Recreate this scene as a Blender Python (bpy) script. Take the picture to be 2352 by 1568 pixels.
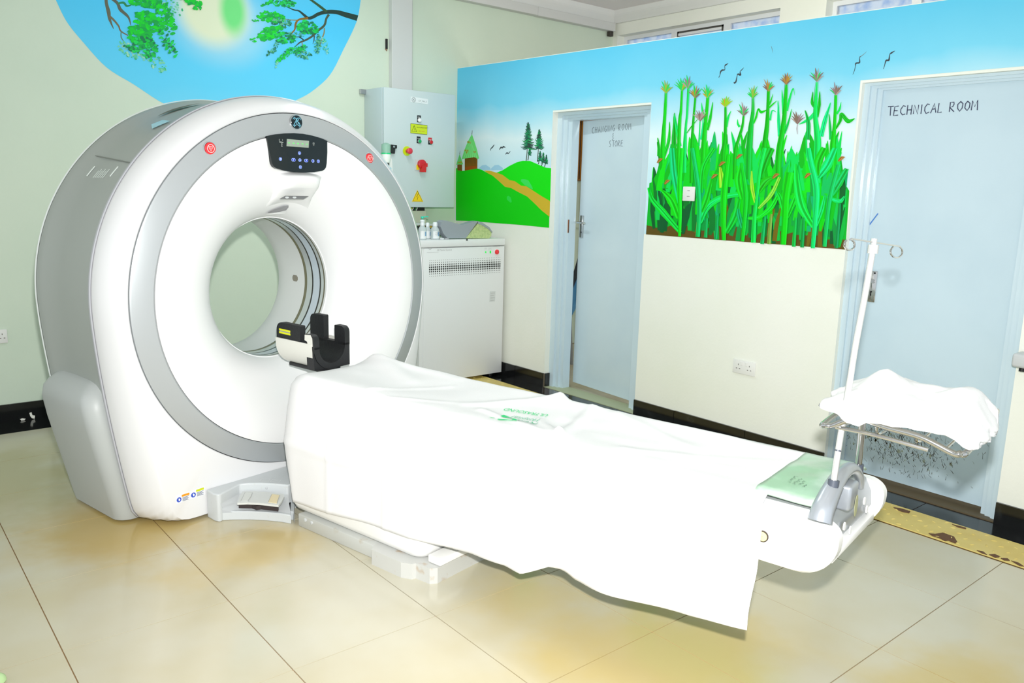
import bpy, bmesh, math, random
from mathutils import Vector, Matrix, noise, geometry

# ------------------------------------------------------------------ camera, light, world
scene = bpy.context.scene
for o in list(bpy.data.objects):
    bpy.data.objects.remove(o, do_unlink=True)
COL = scene.collection
rnd = random.Random(7)

CAM = Vector((-4.26485, -5.92341, 1.55710))
YAW, PITCH, ROLL, FPX = math.radians(39.92710), math.radians(-10.68152), math.radians(1.52515), 1859.42
fw = Vector((math.sin(YAW) * math.cos(PITCH), math.cos(YAW) * math.cos(PITCH), math.sin(PITCH)))
_r = Vector((math.cos(YAW), -math.sin(YAW), 0)); _u = _r.cross(fw)
rt = _r * math.cos(ROLL) + _u * math.sin(ROLL)
up = _u * math.cos(ROLL) - _r * math.sin(ROLL)
cd = bpy.data.cameras.new('camera'); cd.sensor_width = 36; cd.lens = FPX / 2352 * 36
cam = bpy.data.objects.new('camera', cd); COL.objects.link(cam)
cam.matrix_world = Matrix(((rt.x, up.x, -fw.x, CAM.x), (rt.y, up.y, -fw.y, CAM.y), (rt.z, up.z, -fw.z, CAM.z), (0, 0, 0, 1)))
scene.camera = cam
cd.clip_start = 0.05

vs = scene.view_settings
vs.view_transform = 'Standard'; vs.look = 'None'; vs.gamma = 1; vs.use_curve_mapping = False
vs.exposure = 0.22

world = bpy.data.worlds.new('world'); scene.world = world; world.use_nodes = True
wb = world.node_tree.nodes['Background']
wb.inputs[0].default_value = (0.90, 0.97, 1.0, 1); wb.inputs[1].default_value = 0.8

# the photographer's flash, just above the lens
fl = bpy.data.lights.new('camera_flash', 'SPOT'); fl.energy = 540; fl.spot_size = math.radians(116); fl.spot_blend = 1.0
fl.shadow_soft_size = 0.03; fl.color = (1.0, 0.985, 0.96)
flo = bpy.data.objects.new('camera_flash', fl); COL.objects.link(flo)
flo.matrix_world = Matrix.Translation(up * 0.19 + rt * 0.03) @ cam.matrix_world

# light of an added out-of-view batten, brightens the far end (batten built below)
ADDED_LAMP = Vector((-1.35, -1.55, 3.235))
al = bpy.data.lights.new('added_batten_light', 'AREA'); al.shape = 'RECTANGLE'; al.size = 1.2; al.size_y = 0.06; al.energy = 17; al.color = (0.95, 1.0, 1.0)
alo = bpy.data.objects.new('added_batten_light', al); COL.objects.link(alo); alo.location = ADDED_LAMP - Vector((0, 0, .028)); alo.rotation_euler = (0, 0, math.pi / 2)

# added lamp hidden behind the partition, put there to brighten the ceiling
ADDED_BULB = Vector((.23, -2.75, 2.36))
bl_ = bpy.data.lights.new('added_bulb_light', 'POINT'); bl_.energy = 26; bl_.shadow_soft_size = .04; bl_.color = (1.0, .97, .88)
blo = bpy.data.objects.new('added_bulb_light', bl_); COL.objects.link(blo); blo.location = ADDED_BULB + Vector((.05, 0, .03))

# ------------------------------------------------------------------ helpers
def lin(c):
    c = c / 255.0
    return c / 12.92 if c <= 0.04045 else ((c + 0.055) / 1.055) ** 2.4
def col(rgb): return (lin(rgb[0]), lin(rgb[1]), lin(rgb[2]), 1)

MATS = {}
def mat(name, rgb, rough=0.5, metal=0.0, spec=0.5, var=None, bump=None, emit=0.0, alpha=1.0, trans=0.0, coat=0.0):
    """var=(scale, rgb2, lo, hi) mixes a second colour by noise; bump=(scale, strength)"""
    if name in MATS: return MATS[name]
    m = bpy.data.materials.new(name); m.use_nodes = True
    nt = m.node_tree; b = nt.nodes['Principled BSDF']
    b.inputs['Base Color'].default_value = col(rgb); b.inputs['Roughness'].default_value = rough
    b.inputs['Metallic'].default_value = metal; b.inputs['Specular IOR Level'].default_value = spec
    b.inputs['Coat Weight'].default_value = coat; b.inputs['Coat Roughness'].default_value = 0.1
    if trans: b.inputs['Transmission Weight'].default_value = trans; b.inputs['IOR'].default_value = 1.3
    if alpha < 1: b.inputs['Alpha'].default_value = alpha
    if emit:
        b.inputs['Emission Color'].default_value = col(rgb); b.inputs['Emission Strength'].default_value = emit
    geo = None
    if var or bump: geo = nt.nodes.new('ShaderNodeNewGeometry')
    if var:
        n = nt.nodes.new('ShaderNodeTexNoise'); n.inputs['Scale'].default_value = var[0]; n.inputs['Detail'].default_value = 5
        nt.links.new(geo.outputs['Position'], n.inputs['Vector'])
        r = nt.nodes.new('ShaderNodeValToRGB')
        r.color_ramp.elements[0].position = var[2]; r.color_ramp.elements[1].position = var[3]
        r.color_ramp.elements[0].color = col(rgb); r.color_ramp.elements[1].color = col(var[1])
        nt.links.new(n.outputs['Fac'], r.inputs[0]); nt.links.new(r.outputs[0], b.inputs['Base Color'])
    if bump:
        n2 = nt.nodes.new('ShaderNodeTexNoise'); n2.inputs['Scale'].default_value = bump[0]; n2.inputs['Detail'].default_value = 3
        nt.links.new(geo.outputs['Position'], n2.inputs['Vector'])
        bp = nt.nodes.new('ShaderNodeBump'); bp.inputs['Strength'].default_value = bump[1]; bp.inputs['Distance'].default_value = 0.01
        nt.links.new(n2.outputs['Fac'], bp.inputs['Height']); nt.links.new(bp.outputs[0], b.inputs['Normal'])
    MATS[name] = m
    return m

def ray(px, py): return fw + rt * ((px - 1176) / FPX) - up * ((py - 784) / FPX)
def onX(px, py, x=0.0): d = ray(px, py); return CAM + d * ((x - CAM.x) / d.x)
def onY(px, py, y=0.0): d = ray(px, py); return CAM + d * ((y - CAM.y) / d.y)
def onZ(px, py, z=0.0): d = ray(px, py); return CAM + d * ((z - CAM.z) / d.z)

# scanner frame: a across, w along the bore axis towards the foot of the table, z up
TH = math.radians(11.74)
GU = Vector((math.cos(TH), math.sin(TH), 0)); GW = Vector((math.sin(TH), -math.cos(TH), 0)); GO = Vector((-2.502, -2.147, 0))
GZ = 1.02
def G(a, w, z): return GO + GU * a + GW * w + Vector((0, 0, z))
def gloc(p): d = p - GO; return (d.dot(GU), d.dot(GW), p.z)
def atw(px, py, w):
    d = ray(px, py); p0 = GO + GW * w
    return gloc(CAM + d * ((p0 - CAM).dot(GW) / d.dot(GW)))
def ata(px, py, a):
    d = ray(px, py); p0 = GO + GU * a
    return gloc(CAM + d * ((p0 - CAM).dot(GU) / d.dot(GU)))

class Plane:
    def __init__(s, O, R, U, N): s.O, s.R, s.U, s.N = Vector(O), Vector(R), Vector(U), Vector(N)
    def pt(s, x, y, d=0): return s.O + s.R * x + s.U * y + s.N * d
PPART = Plane((0, 0, 0), (0, -1, 0), (0, 0, 1), (-1, 0, 0))
PBACK = Plane((0, 0, 0), (1, 0, 0), (0, 0, 1), (0, -1, 0))
def px_part(p): v = onX(p[0], p[1]); return (-v.y, v.z)
def px_back(p): v = onY(p[0], p[1]); return (v.x, v.z)
def PFACE(w): return Plane(GO + GW * w, GU, (0, 0, 1), GW)
def PSIDE(a): return Plane(GO + GU * a, GW, (0, 0, 1), -GU)
def zz(pts, x0, y0, s): return [(x0 + p[0] * s, y0 + p[1] * s) for p in pts]

def catmull(pts, n=8, closed=False):
    out = []; P = [Vector(p) for p in pts]; N = len(P)
    rng = range(N if closed else N - 1)
    for i in rng:
        if closed: p0, p1, p2, p3 = P[(i - 1) % N], P[i], P[(i + 1) % N], P[(i + 2) % N]
        else: p0, p1, p2, p3 = P[max(i - 1, 0)], P[i], P[i + 1], P[min(i + 2, N - 1)]
        for k in range(n):
            t = k / n
            out.append(0.5 * ((2 * p1) + (p2 - p0) * t + (2 * p0 - 5 * p1 + 4 * p2 - p3) * t * t + (3 * p1 - p0 - 3 * p2 + p3) * t ** 3))
    if not closed: out.append(P[-1])
    return out

ROOTM = {}
class MB:
    def __init__(s): s.v = []; s.f = []
    def add(s, vs, fs):
        k = len(s.v); s.v += [Vector(q) for q in vs]; s.f += [tuple(i + k for i in q) for q in fs]; return s
    def box(s, x0, x1, y0, y1, z0, z1, fn=None):
        P = [(x, y, z) for x in (x0, x1) for y in (y0, y1) for z in (z0, z1)]
        if fn: P = [fn(*q) for q in P]
        return s.add(P, [(0, 1, 3, 2), (4, 6, 7, 5), (0, 4, 5, 1), (2, 3, 7, 6), (0, 2, 6, 4), (1, 5, 7, 3)])
    def bbox(s, x0, x1, y0, y1, z0, z1, r=0.01, seg=2, fn=None):
        bm = bmesh.new(); t = MB().box(x0, x1, y0, y1, z0, z1)
        vv = [bm.verts.new(q) for q in t.v]
        for f in t.f: bm.faces.new([vv[i] for i in f])
        bmesh.ops.recalc_face_normals(bm, faces=bm.faces)
        bmesh.ops.bevel(bm, geom=list(bm.edges), offset=r, segments=seg, profile=0.5, affect='EDGES', clamp_overlap=True)
        bm.verts.ensure_lookup_table(); bm.verts.index_update()
        P = [tuple(q.co) for q in bm.verts]
        if fn: P = [fn(*q) for q in P]
        s.add(P, [tuple(q.index for q in f.verts) for f in bm.faces]); bm.free(); return s
    def tube(s, path, r, n=10, closed=False, caps=True):
        P = [Vector(q) for q in path]; N = len(P); R = r if hasattr(r, '__len__') else [r] * N
        rings = []; prev = None
        for i in range(N):
            if closed: t = P[(i + 1) % N] - P[(i - 1) % N]
            else: t = P[min(i + 1, N - 1)] - P[max(i - 1, 0)]
            t.normalize()
            if prev is None:
                a = Vector((0, 0, 1)) if abs(t.z) < 0.9 else Vector((1, 0, 0))
                prev = (a - t * a.dot(t)).normalized()
            else: prev = (prev - t * prev.dot(t)).normalized()
            b = t.cross(prev)
            rings.append([P[i] + (prev * math.cos(2 * math.pi * k / n) + b * math.sin(2 * math.pi * k / n)) * R[i] for k in range(n)])
        vs = [q for g in rings for q in g]; fs = []
        for i in range(N if closed else N - 1):
            j = (i + 1) % N
            for k in range(n): fs.append((i * n + k, i * n + (k + 1) % n, j * n + (k + 1) % n, j * n + k))
        if caps and not closed: fs += [tuple(reversed(range(n))), tuple((N - 1) * n + k for k in range(n))]
        return s.add(vs, fs)
    def loft(s, rings, closed=True, cap0=False, cap1=False):
        n = len(rings[0]); vs = [q for g in rings for q in g]; fs = []
        for i in range(len(rings) - 1):
            for k in range(n if closed else n - 1): fs.append((i * n + k, i * n + (k + 1) % n, (i + 1) * n + (k + 1) % n, (i + 1) * n + k))
        if cap0: fs.append(tuple(reversed(range(n))))
        if cap1: fs.append(tuple((len(rings) - 1) * n + k for k in range(n)))
        return s.add(vs, fs)
    def lathe(s, prof, fn, n=32, cap0=False, cap1=False):
        """prof: (radius, height) list; fn(x, y, h) -> point"""
        return s.loft([[fn(r * math.cos(2 * math.pi * k / n), r * math.sin(2 * math.pi * k / n), h) for k in range(n)] for r, h in prof], True, cap0, cap1)
    def poly(s, pl, pts, d=0.0):
        P = [Vector((q[0], q[1], 0)) for q in pts]
        tri = geometry.tessellate_polygon([P])
        return s.add([pl.pt(q[0], q[1], d) for q in pts], [tuple(t) for t in tri])
    def prism(s, pl, pts, d0, d1):
        n = len(pts); P = [Vector((q[0], q[1], 0)) for q in pts]; tri = geometry.tessellate_polygon([P])
        vs = [pl.pt(q[0], q[1], d0) for q in pts] + [pl.pt(q[0], q[1], d1) for q in pts]
        fs = [tuple(t) for t in tri] + [tuple(i + n for i in reversed(t)) for t in tri]
        fs += [(i, (i + 1) % n, (i + 1) % n + n, i + n) for i in range(n)]
        return s.add(vs, fs)
    def stroke(s, pl, pts, w, d=0.0):
        P = [Vector((q[0], q[1])) for q in pts]; N = len(P); W = w if hasattr(w, '__len__') else [w] * N
        vs = []
        for i in range(N):
            t = P[min(i + 1, N - 1)] - P[max(i - 1, 0)]
            t = t.normalized() if t.length > 1e-9 else Vector((1, 0))
            nn = Vector((-t.y, t.x)) * (W[i] / 2)
            vs += [pl.pt(P[i].x + nn.x, P[i].y + nn.y, d), pl.pt(P[i].x - nn.x, P[i].y - nn.y, d)]
        return s.add(vs, [(2 * i, 2 * i + 1, 2 * i + 3, 2 * i + 2) for i in range(N - 1)])
    def disc(s, pl, c, r, d0, d1=None, n=24, ry=None):
        ry = r if ry is None else ry
        pts = [(c[0] + r * math.cos(2 * math.pi * k / n), c[1] + ry * math.sin(2 * math.pi * k / n)) for k in range(n)]
        return s.poly(pl, pts, d0) if d1 is None else s.prism(pl, pts, d0, d1)
    def build(s, name, m, parent=None, smooth=False, ang=40, mats=None, fidx=None):
        me = bpy.data.meshes.new(name)
        vs = s.v
        if parent is not None:
            Mi = ROOTM[parent.name].inverted(); vs = [Mi @ q for q in vs]
        me.from_pydata([tuple(q) for q in vs], [], s.f); me.update()
        bm = bmesh.new(); bm.from_mesh(me); bmesh.ops.recalc_face_normals(bm, faces=bm.faces); bm.to_mesh(me); bm.free()
        o = bpy.data.objects.new(name, me); COL.objects.link(o)
        me.materials.append(m)
        if mats:
            for q in mats: me.materials.append(q)
        if fidx:
            for i, f in enumerate(me.polygons): f.material_index = fidx[i]
        if smooth:
            for f in me.polygons: f.use_smooth = True
            me.set_sharp_from_angle(angle=math.radians(ang))
        if parent is not None: o.parent = parent; ROOTM[o.name] = ROOTM[parent.name]
        else: ROOTM[o.name] = Matrix.Identity(4)
        return o

def tag(o, label, cat, group=None):
    o['label'] = label; o['category'] = cat
    if group: o['group'] = group
    return o
def struct(o, label=None):
    o['kind'] = 'structure'
    if label: o['label'] = label
    return o
def root(name, loc, rz=0.0, label=None, cat=None, group=None):
    o = bpy.data.objects.new(name, None); COL.objects.link(o); o.empty_display_size = 0.1
    o.matrix_world = Matrix.Translation(Vector(loc)) @ Matrix.Rotation(rz, 4, 'Z')
    ROOTM[o.name] = o.matrix_world.copy()
    if label: tag(o, label, cat, group)
    return o
def textmesh(name, body, m, parent, pl, x, y, size, d=0.001, align='LEFT', sx=1.0, shear=0.0):
    cu = bpy.data.curves.new('txt', 'FONT'); cu.body = body; cu.size = size; cu.align_x = align; cu.shear = shear
    t = bpy.data.objects.new('txt', cu); COL.objects.link(t)
    bpy.context.view_layer.update()
    me = bpy.data.meshes.new_from_object(t.evaluated_get(bpy.context.evaluated_depsgraph_get()))
    b = MB(); b.add([pl.pt(x + q.co.x * sx, y + q.co.y, d) for q in me.vertices], [tuple(f.vertices) for f in me.polygons])
    bpy.data.objects.remove(t, do_unlink=True); bpy.data.curves.remove(cu); bpy.data.meshes.remove(me)
    return b.build(name, m, parent)

# simple marker-pen letters (unit box), polyline strokes
PEN = {'T': [[(0, 1), (.8, 1)], [(.4, 1), (.42, 0)]], 'E': [[(.6, 1), (.05, .95), (0, 0), (.6, .02)], [(0, .5), (.5, .52)]],
       'C': [[(.65, .9), (.35, 1), (.05, .65), (.05, .3), (.3, 0), (.68, .1)]], 'H': [[(0, 1), (0, 0)], [(.6, 1), (.6, 0)], [(0, .5), (.6, .5)]],
       'N': [[(0, 0), (.02, 1), (.55, 0), (.6, 1)]], 'I': [[(.1, 1), (.1, 0)]], 'A': [[(0, 0), (.35, 1), (.7, 0)], [(.15, .4), (.55, .42)]],
       'L': [[(0, 1), (0, 0), (.5, .03)]], 'R': [[(0, 0), (.02, 1), (.4, .98), (.5, .75), (.35, .52), (.02, .48), (.6, 0)]],
       'O': [[(.35, 1), (.05, .7), (.05, .3), (.35, 0), (.65, .3), (.65, .75), (.35, 1)]], 'M': [[(0, 0), (.05, 1), (.35, .35), (.65, 1), (.75, 0)]],
       'G': [[(.65, .9), (.35, 1), (.05, .6), (.1, .2), (.4, 0), (.65, .2), (.65, .45), (.4, .45)]], 'S': [[(.55, .92), (.3, 1), (.08, .8), (.3, .52), (.52, .3), (.35, .03), (.05, .1)]],
       '&': [[(.5, .95), (.2, .9), (.4, .62), (.15, .5), (.5, .3), (.1, .02)]]}
def penwrite(name, body, m, parent, pl, x, y, h, adv, wd, slope=0.0, d=0.001, jit=0.03):
    b = MB(); r = random.Random(len(body))
    aw = [{'I': .55, ' ': .8, 'M': 1.2, 'L': .85}.get(ch, 1.0) for ch in body]; f_ = len(body) / sum(aw)
    for ch, k_ in zip(body, aw):
        if ch != ' ':
            for st in PEN[ch]:
                q = [(x + p[0] * h * .8 + r.uniform(-jit, jit) * h, y + p[1] * h + r.uniform(-jit, jit) * h) for p in st]
                b.stroke(pl, q, wd, d)
        x += adv * k_ * f_; y += slope * adv * k_ * f_
    return b.build(name, m, parent)

# ------------------------------------------------------------------ materials of the room
M_CREAM = mat('cream_wall_paint', (236, 238, 230), 0.55, var=(1.3, (230, 234, 222), .4, .75), bump=(60, .08))
M_CEIL = mat('ceiling_paint', (242, 238, 238), 0.8)
M_WHITE_TRIM = mat('white_trim', (228, 230, 228), 0.5)
M_BLUE = mat('pale_blue_gloss_paint', (200, 219, 228), 0.22, var=(2.5, (194, 214, 225), .4, .7), bump=(9, .05), coat=.3)
M_BLACK_TILE = mat('black_polished_tile', (22, 23, 24), 0.12, var=(9, (44, 46, 46), .55, .8))
M_GROUT = mat('grout', (150, 120, 84), 0.8)
M_DARKGROUT = mat('dark_grout', (104, 96, 80), 0.8)
M_STEEL = mat('chrome_steel', (205, 205, 205), 0.12, metal=1.0)
M_BRUSHED = mat('brushed_metal', (190, 192, 196), 0.32, metal=1.0)
M_BLACK = mat('black_plastic', (18, 18, 19), 0.4)
M_INK = mat('marker_ink', (60, 66, 92), 0.6)
M_INK_GREY = mat('faint_marker_ink', (118, 130, 140), 0.6)

def px_plane(pl, p, d=0.0):
    q = ray(p[0], p[1]); o = pl.O + pl.N * d
    v = CAM + q * ((o - CAM).dot(pl.N) / q.dot(pl.N)) - pl.O
    return (v.dot(pl.R), v.dot(pl.U))

# floor tile: beige porcelain with yellow staining that follows no light
def tile_material():
    m = bpy.data.materials.new('beige_floor_tile'); m.use_nodes = True; nt = m.node_tree; b = nt.nodes['Principled BSDF']
    b.inputs['Roughness'].default_value = 0.16; b.inputs['Specular IOR Level'].default_value = 0.45
    geo = nt.nodes.new('ShaderNodeNewGeometry')
    def noise_(sc, det=4):
        n = nt.nodes.new('ShaderNodeTexNoise'); n.inputs['Scale'].default_value = sc; n.inputs['Detail'].default_value = det
        nt.links.new(geo.outputs['Position'], n.inputs['Vector']); return n
    def ramp(src, p0, p1, c0=(0, 0, 0, 1), c1=(1, 1, 1, 1)):
        r = nt.nodes.new('ShaderNodeValToRGB'); r.color_ramp.elements[0].position = p0; r.color_ramp.elements[1].position = p1
        r.color_ramp.elements[0].color = c0; r.color_ramp.elements[1].color = c1; nt.links.new(src, r.inputs[0]); return r.outputs[0]
    base = ramp(noise_(1.6).outputs['Fac'], .35, .7, col((198, 194, 176)), col((190, 180, 148)))
    def mixc(fac, a, bcol):
        mx = nt.nodes.new('ShaderNodeMix'); mx.data_type = 'RGBA'; nt.links.new(fac, mx.inputs['Factor']); nt.links.new(a, mx.inputs['A'])
        mx.inputs['B'].default_value = bcol; return mx.outputs['Result']
    n1 = noise_(2.3)
    for (cx, cy, rx, ry, c) in [(-3.45, -2.15, .55, .62, (186, 160, 92)), (-3.05, -2.75, .5, .3, (194, 172, 114)), (-2.2, -4.35, .62, .55, (196, 176, 116)),
                                (-1.75, -5.15, .55, .5, (194, 174, 112)), (-2.35, -3.75, .35, .3, (198, 180, 126)), (-3.75, -1.2, .7, .9, (176, 168, 126))]:
        mp = nt.nodes.new('ShaderNodeMapping'); mp.inputs['Location'].default_value = (-cx / rx, -cy / ry, 0); mp.inputs['Scale'].default_value = (1 / rx, 1 / ry, 1)
        nt.links.new(geo.outputs['Position'], mp.inputs['Vector'])
        ln = nt.nodes.new('ShaderNodeVectorMath'); ln.operation = 'LENGTH'; nt.links.new(mp.outputs[0], ln.inputs[0])
        ad = nt.nodes.new('ShaderNodeMath'); ad.operation = 'MULTIPLY_ADD'; nt.links.new(n1.outputs['Fac'], ad.inputs[0]); ad.inputs[1].default_value = 1.5
        nt.links.new(ln.outputs['Value'], ad.inputs[2])
        base = mixc(ramp_map(nt, ad.outputs[0], 1.0, 1.75), base, col(c))
    nt.links.new(base, b.inputs['Base Color'])
    return m
def ramp_map(nt, src, lo, hi):
    mr = nt.nodes.new('ShaderNodeMapRange'); mr.interpolation_type = 'SMOOTHSTEP'
    mr.inputs['From Min'].default_value = lo; mr.inputs['From Max'].default_value = hi; mr.inputs['To Min'].default_value = 0.85; mr.inputs['To Max'].default_value = 0.0
    nt.links.new(src, mr.inputs['Value']); return mr.outputs[0]
M_TILE = tile_material()

# ------------------------------------------------------------------ floor
floor = struct(MB().box(-7.2, 2.0, -7.3, 0.1, -0.06, -0.004).build('floor', M_GROUT), 'beige polished tile floor with a black border')
def instances(name, mesh_mb, m, parent, places):
    me = None
    for p in places:
        if me is None:
            o = mesh_mb.build(name, m, None); o.parent = parent; me = o.data
        else:
            o = bpy.data.objects.new(name, me); COL.objects.link(o); o.parent = parent
        o.location = p; ROOTM[o.name] = Matrix.Identity(4)
TX, TY, TS = -3.8162, -2.5322, 0.56
g = 0.002
places = []
for i in range(-5, 6):
    for j in range(-4, 8):
        places.append((TX + TS * i + TS / 2, TY - TS * j - TS / 2, 0))
instances('floor_tile', MB().box(-TS / 2 + g, TS / 2 - g, -TS / 2 + g, TS / 2 - g, -.02, 0), M_TILE, floor, places)
BW = 0.2922
instances('border_tile', MB().box(-TS / 2 + g, TS / 2 - g, -BW / 2 + g, BW / 2 - g, -.02, 0), M_BLACK_TILE, floor,
          [(TX + TS * i + TS / 2, -BW / 2, 0) for i in range(-5, 6)])
instances('border_tile', MB().box(-.092 + g, .092 - g, -TS / 2 + g, TS / 2 - g, -.02, 0), M_BLACK_TILE, floor,
          [(-.093, -.89 + .28 - TS * k, 0) for k in range(0, 12)])
instances('back_room_tile', MB().box(-.3 + g, .3 - g, -TS / 2 + g, TS / 2 - g, -.02, 0), M_TILE, floor,
          [(.32 + .6 * i, -.3 - TS * k, 0) for k in range(0, 8) for i in range(0, 3)])

# ------------------------------------------------------------------ walls
def ptop(s): return 2.564 - 0.01225 * s
M_MINT = mat('pale_mint_wall_paint', (206, 220, 202), 0.55, var=(1.1, (198, 214, 196), .4, .75), bump=(60, .08))
struct(MB().box(-7.2, 2.1, 0, 0.15, 0, 3.4).build('wall_back', M_MINT), 'cream painted back wall')
D1a, D1b, D1h = 1.24, 2.205, 2.131
D2a, D2b, D2h = 3.66, 4.57, 2.155
wp = MB()
for s0, s1, z0 in ((0, D1a, 0), (D1a, D1b, D1h), (D1b, D2a, 0), (D2a, D2b, D2h), (D2b, 7.2, 0)):
    wp.prism(PPART, [(s0, z0), (s1, z0), (s1, ptop(s1)), (s0, ptop(s0))], 0, -.16)
struct(wp.build('wall_right', M_CREAM), 'partition wall with painted landscape, open above')
W1a, W1b, W2a, W2b, WZ0, WZ1 = .06, 1.88, 2.29, 4.3, 2.3, 3.075
ww = MB(); PW = Plane((1.9, 0, 0), (0, -1, 0), (0, 0, 1), (-1, 0, 0))
for s0, s1, z0, z1 in ((-.1, W1a, 0, 3.4), (W1b, W2a, 0, 3.4), (W2b, 7.2, 0, 3.4), (W1a, W1b, 0, WZ0), (W1a, W1b, WZ1, 3.4), (W2a, W2b, 0, WZ0), (W2a, W2b, WZ1, 3.4)):
    ww.prism(PW, [(s0, z0), (s1, z0), (s1, z1), (s0, z1)], 0, -.2)
struct(ww.build('wall_outer', M_CREAM), 'cream outer wall with high windows seen above the partition')
struct(MB().box(-7.2, 2.1, -7.3, 0.15, 3.29, 3.4).build('ceiling', M_CEIL), 'pale grey flat ceiling')
# cornices
prof = [(0, 0), (.03, 0), (.045, .02), (.075, .055), (.085, .07), (.1, .105), (0, .105)]
c1 = MB()
c1.loft([[Vector((x, -a, 3.185 + b)) for a, b in prof] for x in (-7.2, 1.9)], True, True, True)
struct(c1.build('trim_1', M_WHITE_TRIM), 'white cornice along the back wall')
c2 = MB(); c2.loft([[Vector((1.9 - a, y, 3.185 + b)) for a, b in prof] for y in (-7.2, 0)], True, True, True)
struct(c2.build('trim_2', M_WHITE_TRIM), 'white cornice above the high windows')
# windows
M_ALU = mat('window_frame_white', (226, 229, 232), 0.4)
M_ALU_DARK = mat('window_frame_dark_edge', (72, 70, 66), 0.5)
M_PANE = mat('textured_window_glass', (226, 236, 250), 0.35, trans=0.85, var=(14, (150, 185, 235), .45, .75))
def window(name, label, s0, s1, mull, darks):
    r = struct(root(name, (2.0, -(s0 + s1) / 2, WZ0)), label)
    f = MB(); X0, X1 = 2.0, 2.05
    f.box(X0, X1, -s1, -s0, WZ1 - .035, WZ1); f.box(X0, X1, -s1, -s0, WZ0, WZ0 + .035)
    f.box(X0, X1, -s0 - .035, -s0, WZ0 + .035, WZ1 - .035); f.box(X0, X1, -s1, -s1 + .035, WZ0 + .035, WZ1 - .035)
    for m_ in mull: f.box(X0 - .003, X1, -m_ - .035, -m_ + .035, WZ0 + .035, WZ1 - .035)
    f.build('window_frame', M_ALU, r)
    edges = [s0 + .035] + [q for m_ in mull for q in (m_ - .035, m_ + .035)] + [s1 - .035]
    for k in range(0, len(edges), 2):
        a, b = edges[k], edges[k + 1]
        if k // 2 in darks:
            t = .018
            q = MB().box(1.995, 2.03, -b, -a, WZ1 - .035 - t, WZ1 - .035).box(1.995, 2.03, -a - t, -a, WZ0 + .035, WZ1 - .035).box(1.995, 2.03, -b, -b + t, WZ0 + .035, WZ1 - .035)
            q.build('sash', M_ALU_DARK, r)
            MB().box(1.99, 2.035, -b + t, -a - t, WZ1 - .075, WZ1 - .053).build('sash_rail', M_ALU, r)
        MB().box(2.02, 2.026, -b, -a, WZ0 + .035, WZ1 - .035).build('pane', M_PANE, r)
window('window_1', 'high window of three panes above the corn mural', W1a, W1b, (.70, 1.29), (1,))
window('window_2', 'high window at the top right edge behind the partition', W2a, W2b, (2.95, 3.6), ())

# skirting of black tiles
def skirt(name, runs, label):
    base = None
    for (pl, s0, s1, joints) in runs:
        es = [s0] + [j for j in joints if s0 < j < s1] + [s1]
        if base is None:
            b = MB()
            for (pl2, q0, q1, _) in runs: b.prism(pl2, [(q0, 0), (q1, 0), (q1, .108), (q0, .108)], 0.0, .006)
            base = struct(b.build(name, M_DARKGROUT), label)
        for a, c in zip(es, es[1:]):
            hh = .109 + rnd.uniform(0, .004)
            MB().prism(pl, [(a + .002, 0), (c - .002, 0), (c - .002, hh), (a + .002, hh)], 0.0, .013).build('skirting_tile', M_BLACK_TILE, base)
J = [.33 + .56 * k for k in range(0, 14)]
PREV1 = Plane((0, -D1a, 0), (1, 0, 0), (0, 0, 1), (0, -1, 0))
PREV2 = Plane((0, -D2b, 0), (1, 0, 0), (0, 0, 1), (0, 1, 0))
skirt('baseboard_right', [(PPART, 0, D1a, J), (PPART, D1b, D2a, J), (PPART, D2b, 7.2, J), (PREV1, 0, .05, [])], 'black tile skirting along the partition')
skirt('baseboard_back', [(PBACK, -7.2, 0, [TX + TS * i for i in range(-6, 8)])], 'black tile skirting along the back wall')

# ------------------------------------------------------------------ doors
def door_frame(r, s0, s1, h, depth=.05, steps=((0, .05, .0), (.05, .09, .018), (.09, .128, .034))):
    f = MB()
    for a, b, dx in steps:
        x0 = depth + dx
        f.box(x0, .158, -s0 - b, -s0 - a, 0, h - a * .45)
        f.box(x0, .158, -s1 + a, -s1 + b, 0, h - a * .45)
        f.box(x0, .158, -s1 + b, -s0 - b, h - b * .45, h - a * .45)
    return f.build('door_frame', M_BLUE, r)
door1 = struct(root('door_1', (.1, -1.72, 0)), 'pale blue door standing ajar to the changing room and store')
door_frame(door1, D1a, D1b, D1h)
MB().box(.0, .158, -D1b, -D1a, -.001, .004).build('threshold', mat('pale_green_threshold', (176, 184, 150), .5), door1)
H1, F1 = Vector((.125, -2.2, 0)), Vector((.2, -1.365, 0))
ld = (H1 - F1).normalized(); ln_ = Vector((ld.y, -ld.x, 0)).normalized()
PL1 = Plane(F1, ld, (0, 0, 1), ln_)
lw = (H1 - F1).length
leaf1 = MB().prism(PL1, [(0, .04), (lw, .04), (lw, 2.075), (0, 2.075)], 0, -.04).build('leaf', M_BLUE, door1)
def lever(parent, pl, x, y, flip=1, keyhole=True):
    pm = MB().bbox(x - .021, x + .021, y - .085, y + .085, 0, .008, .003, 2, lambda a, b, c: pl.pt(a, b, c)).build('handle_plate', M_STEEL, parent, True)
    t = MB(); t.tube([pl.pt(x, y + .03, .005), pl.pt(x, y + .03, .05), pl.pt(x + .02 * flip, y + .03, .056), pl.pt(x + .1 * flip, y + .028, .054)], .008, 8)
    t.build('lever', M_STEEL, parent, True)
    if keyhole: MB().disc(pl, (x, y - .045), .006, .0095).build('keyhole', M_BLACK, parent)
hx, hy = px_plane(PL1, (1337, 520)); lever(leaf1, PL1, hx, hy, 1)
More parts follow.
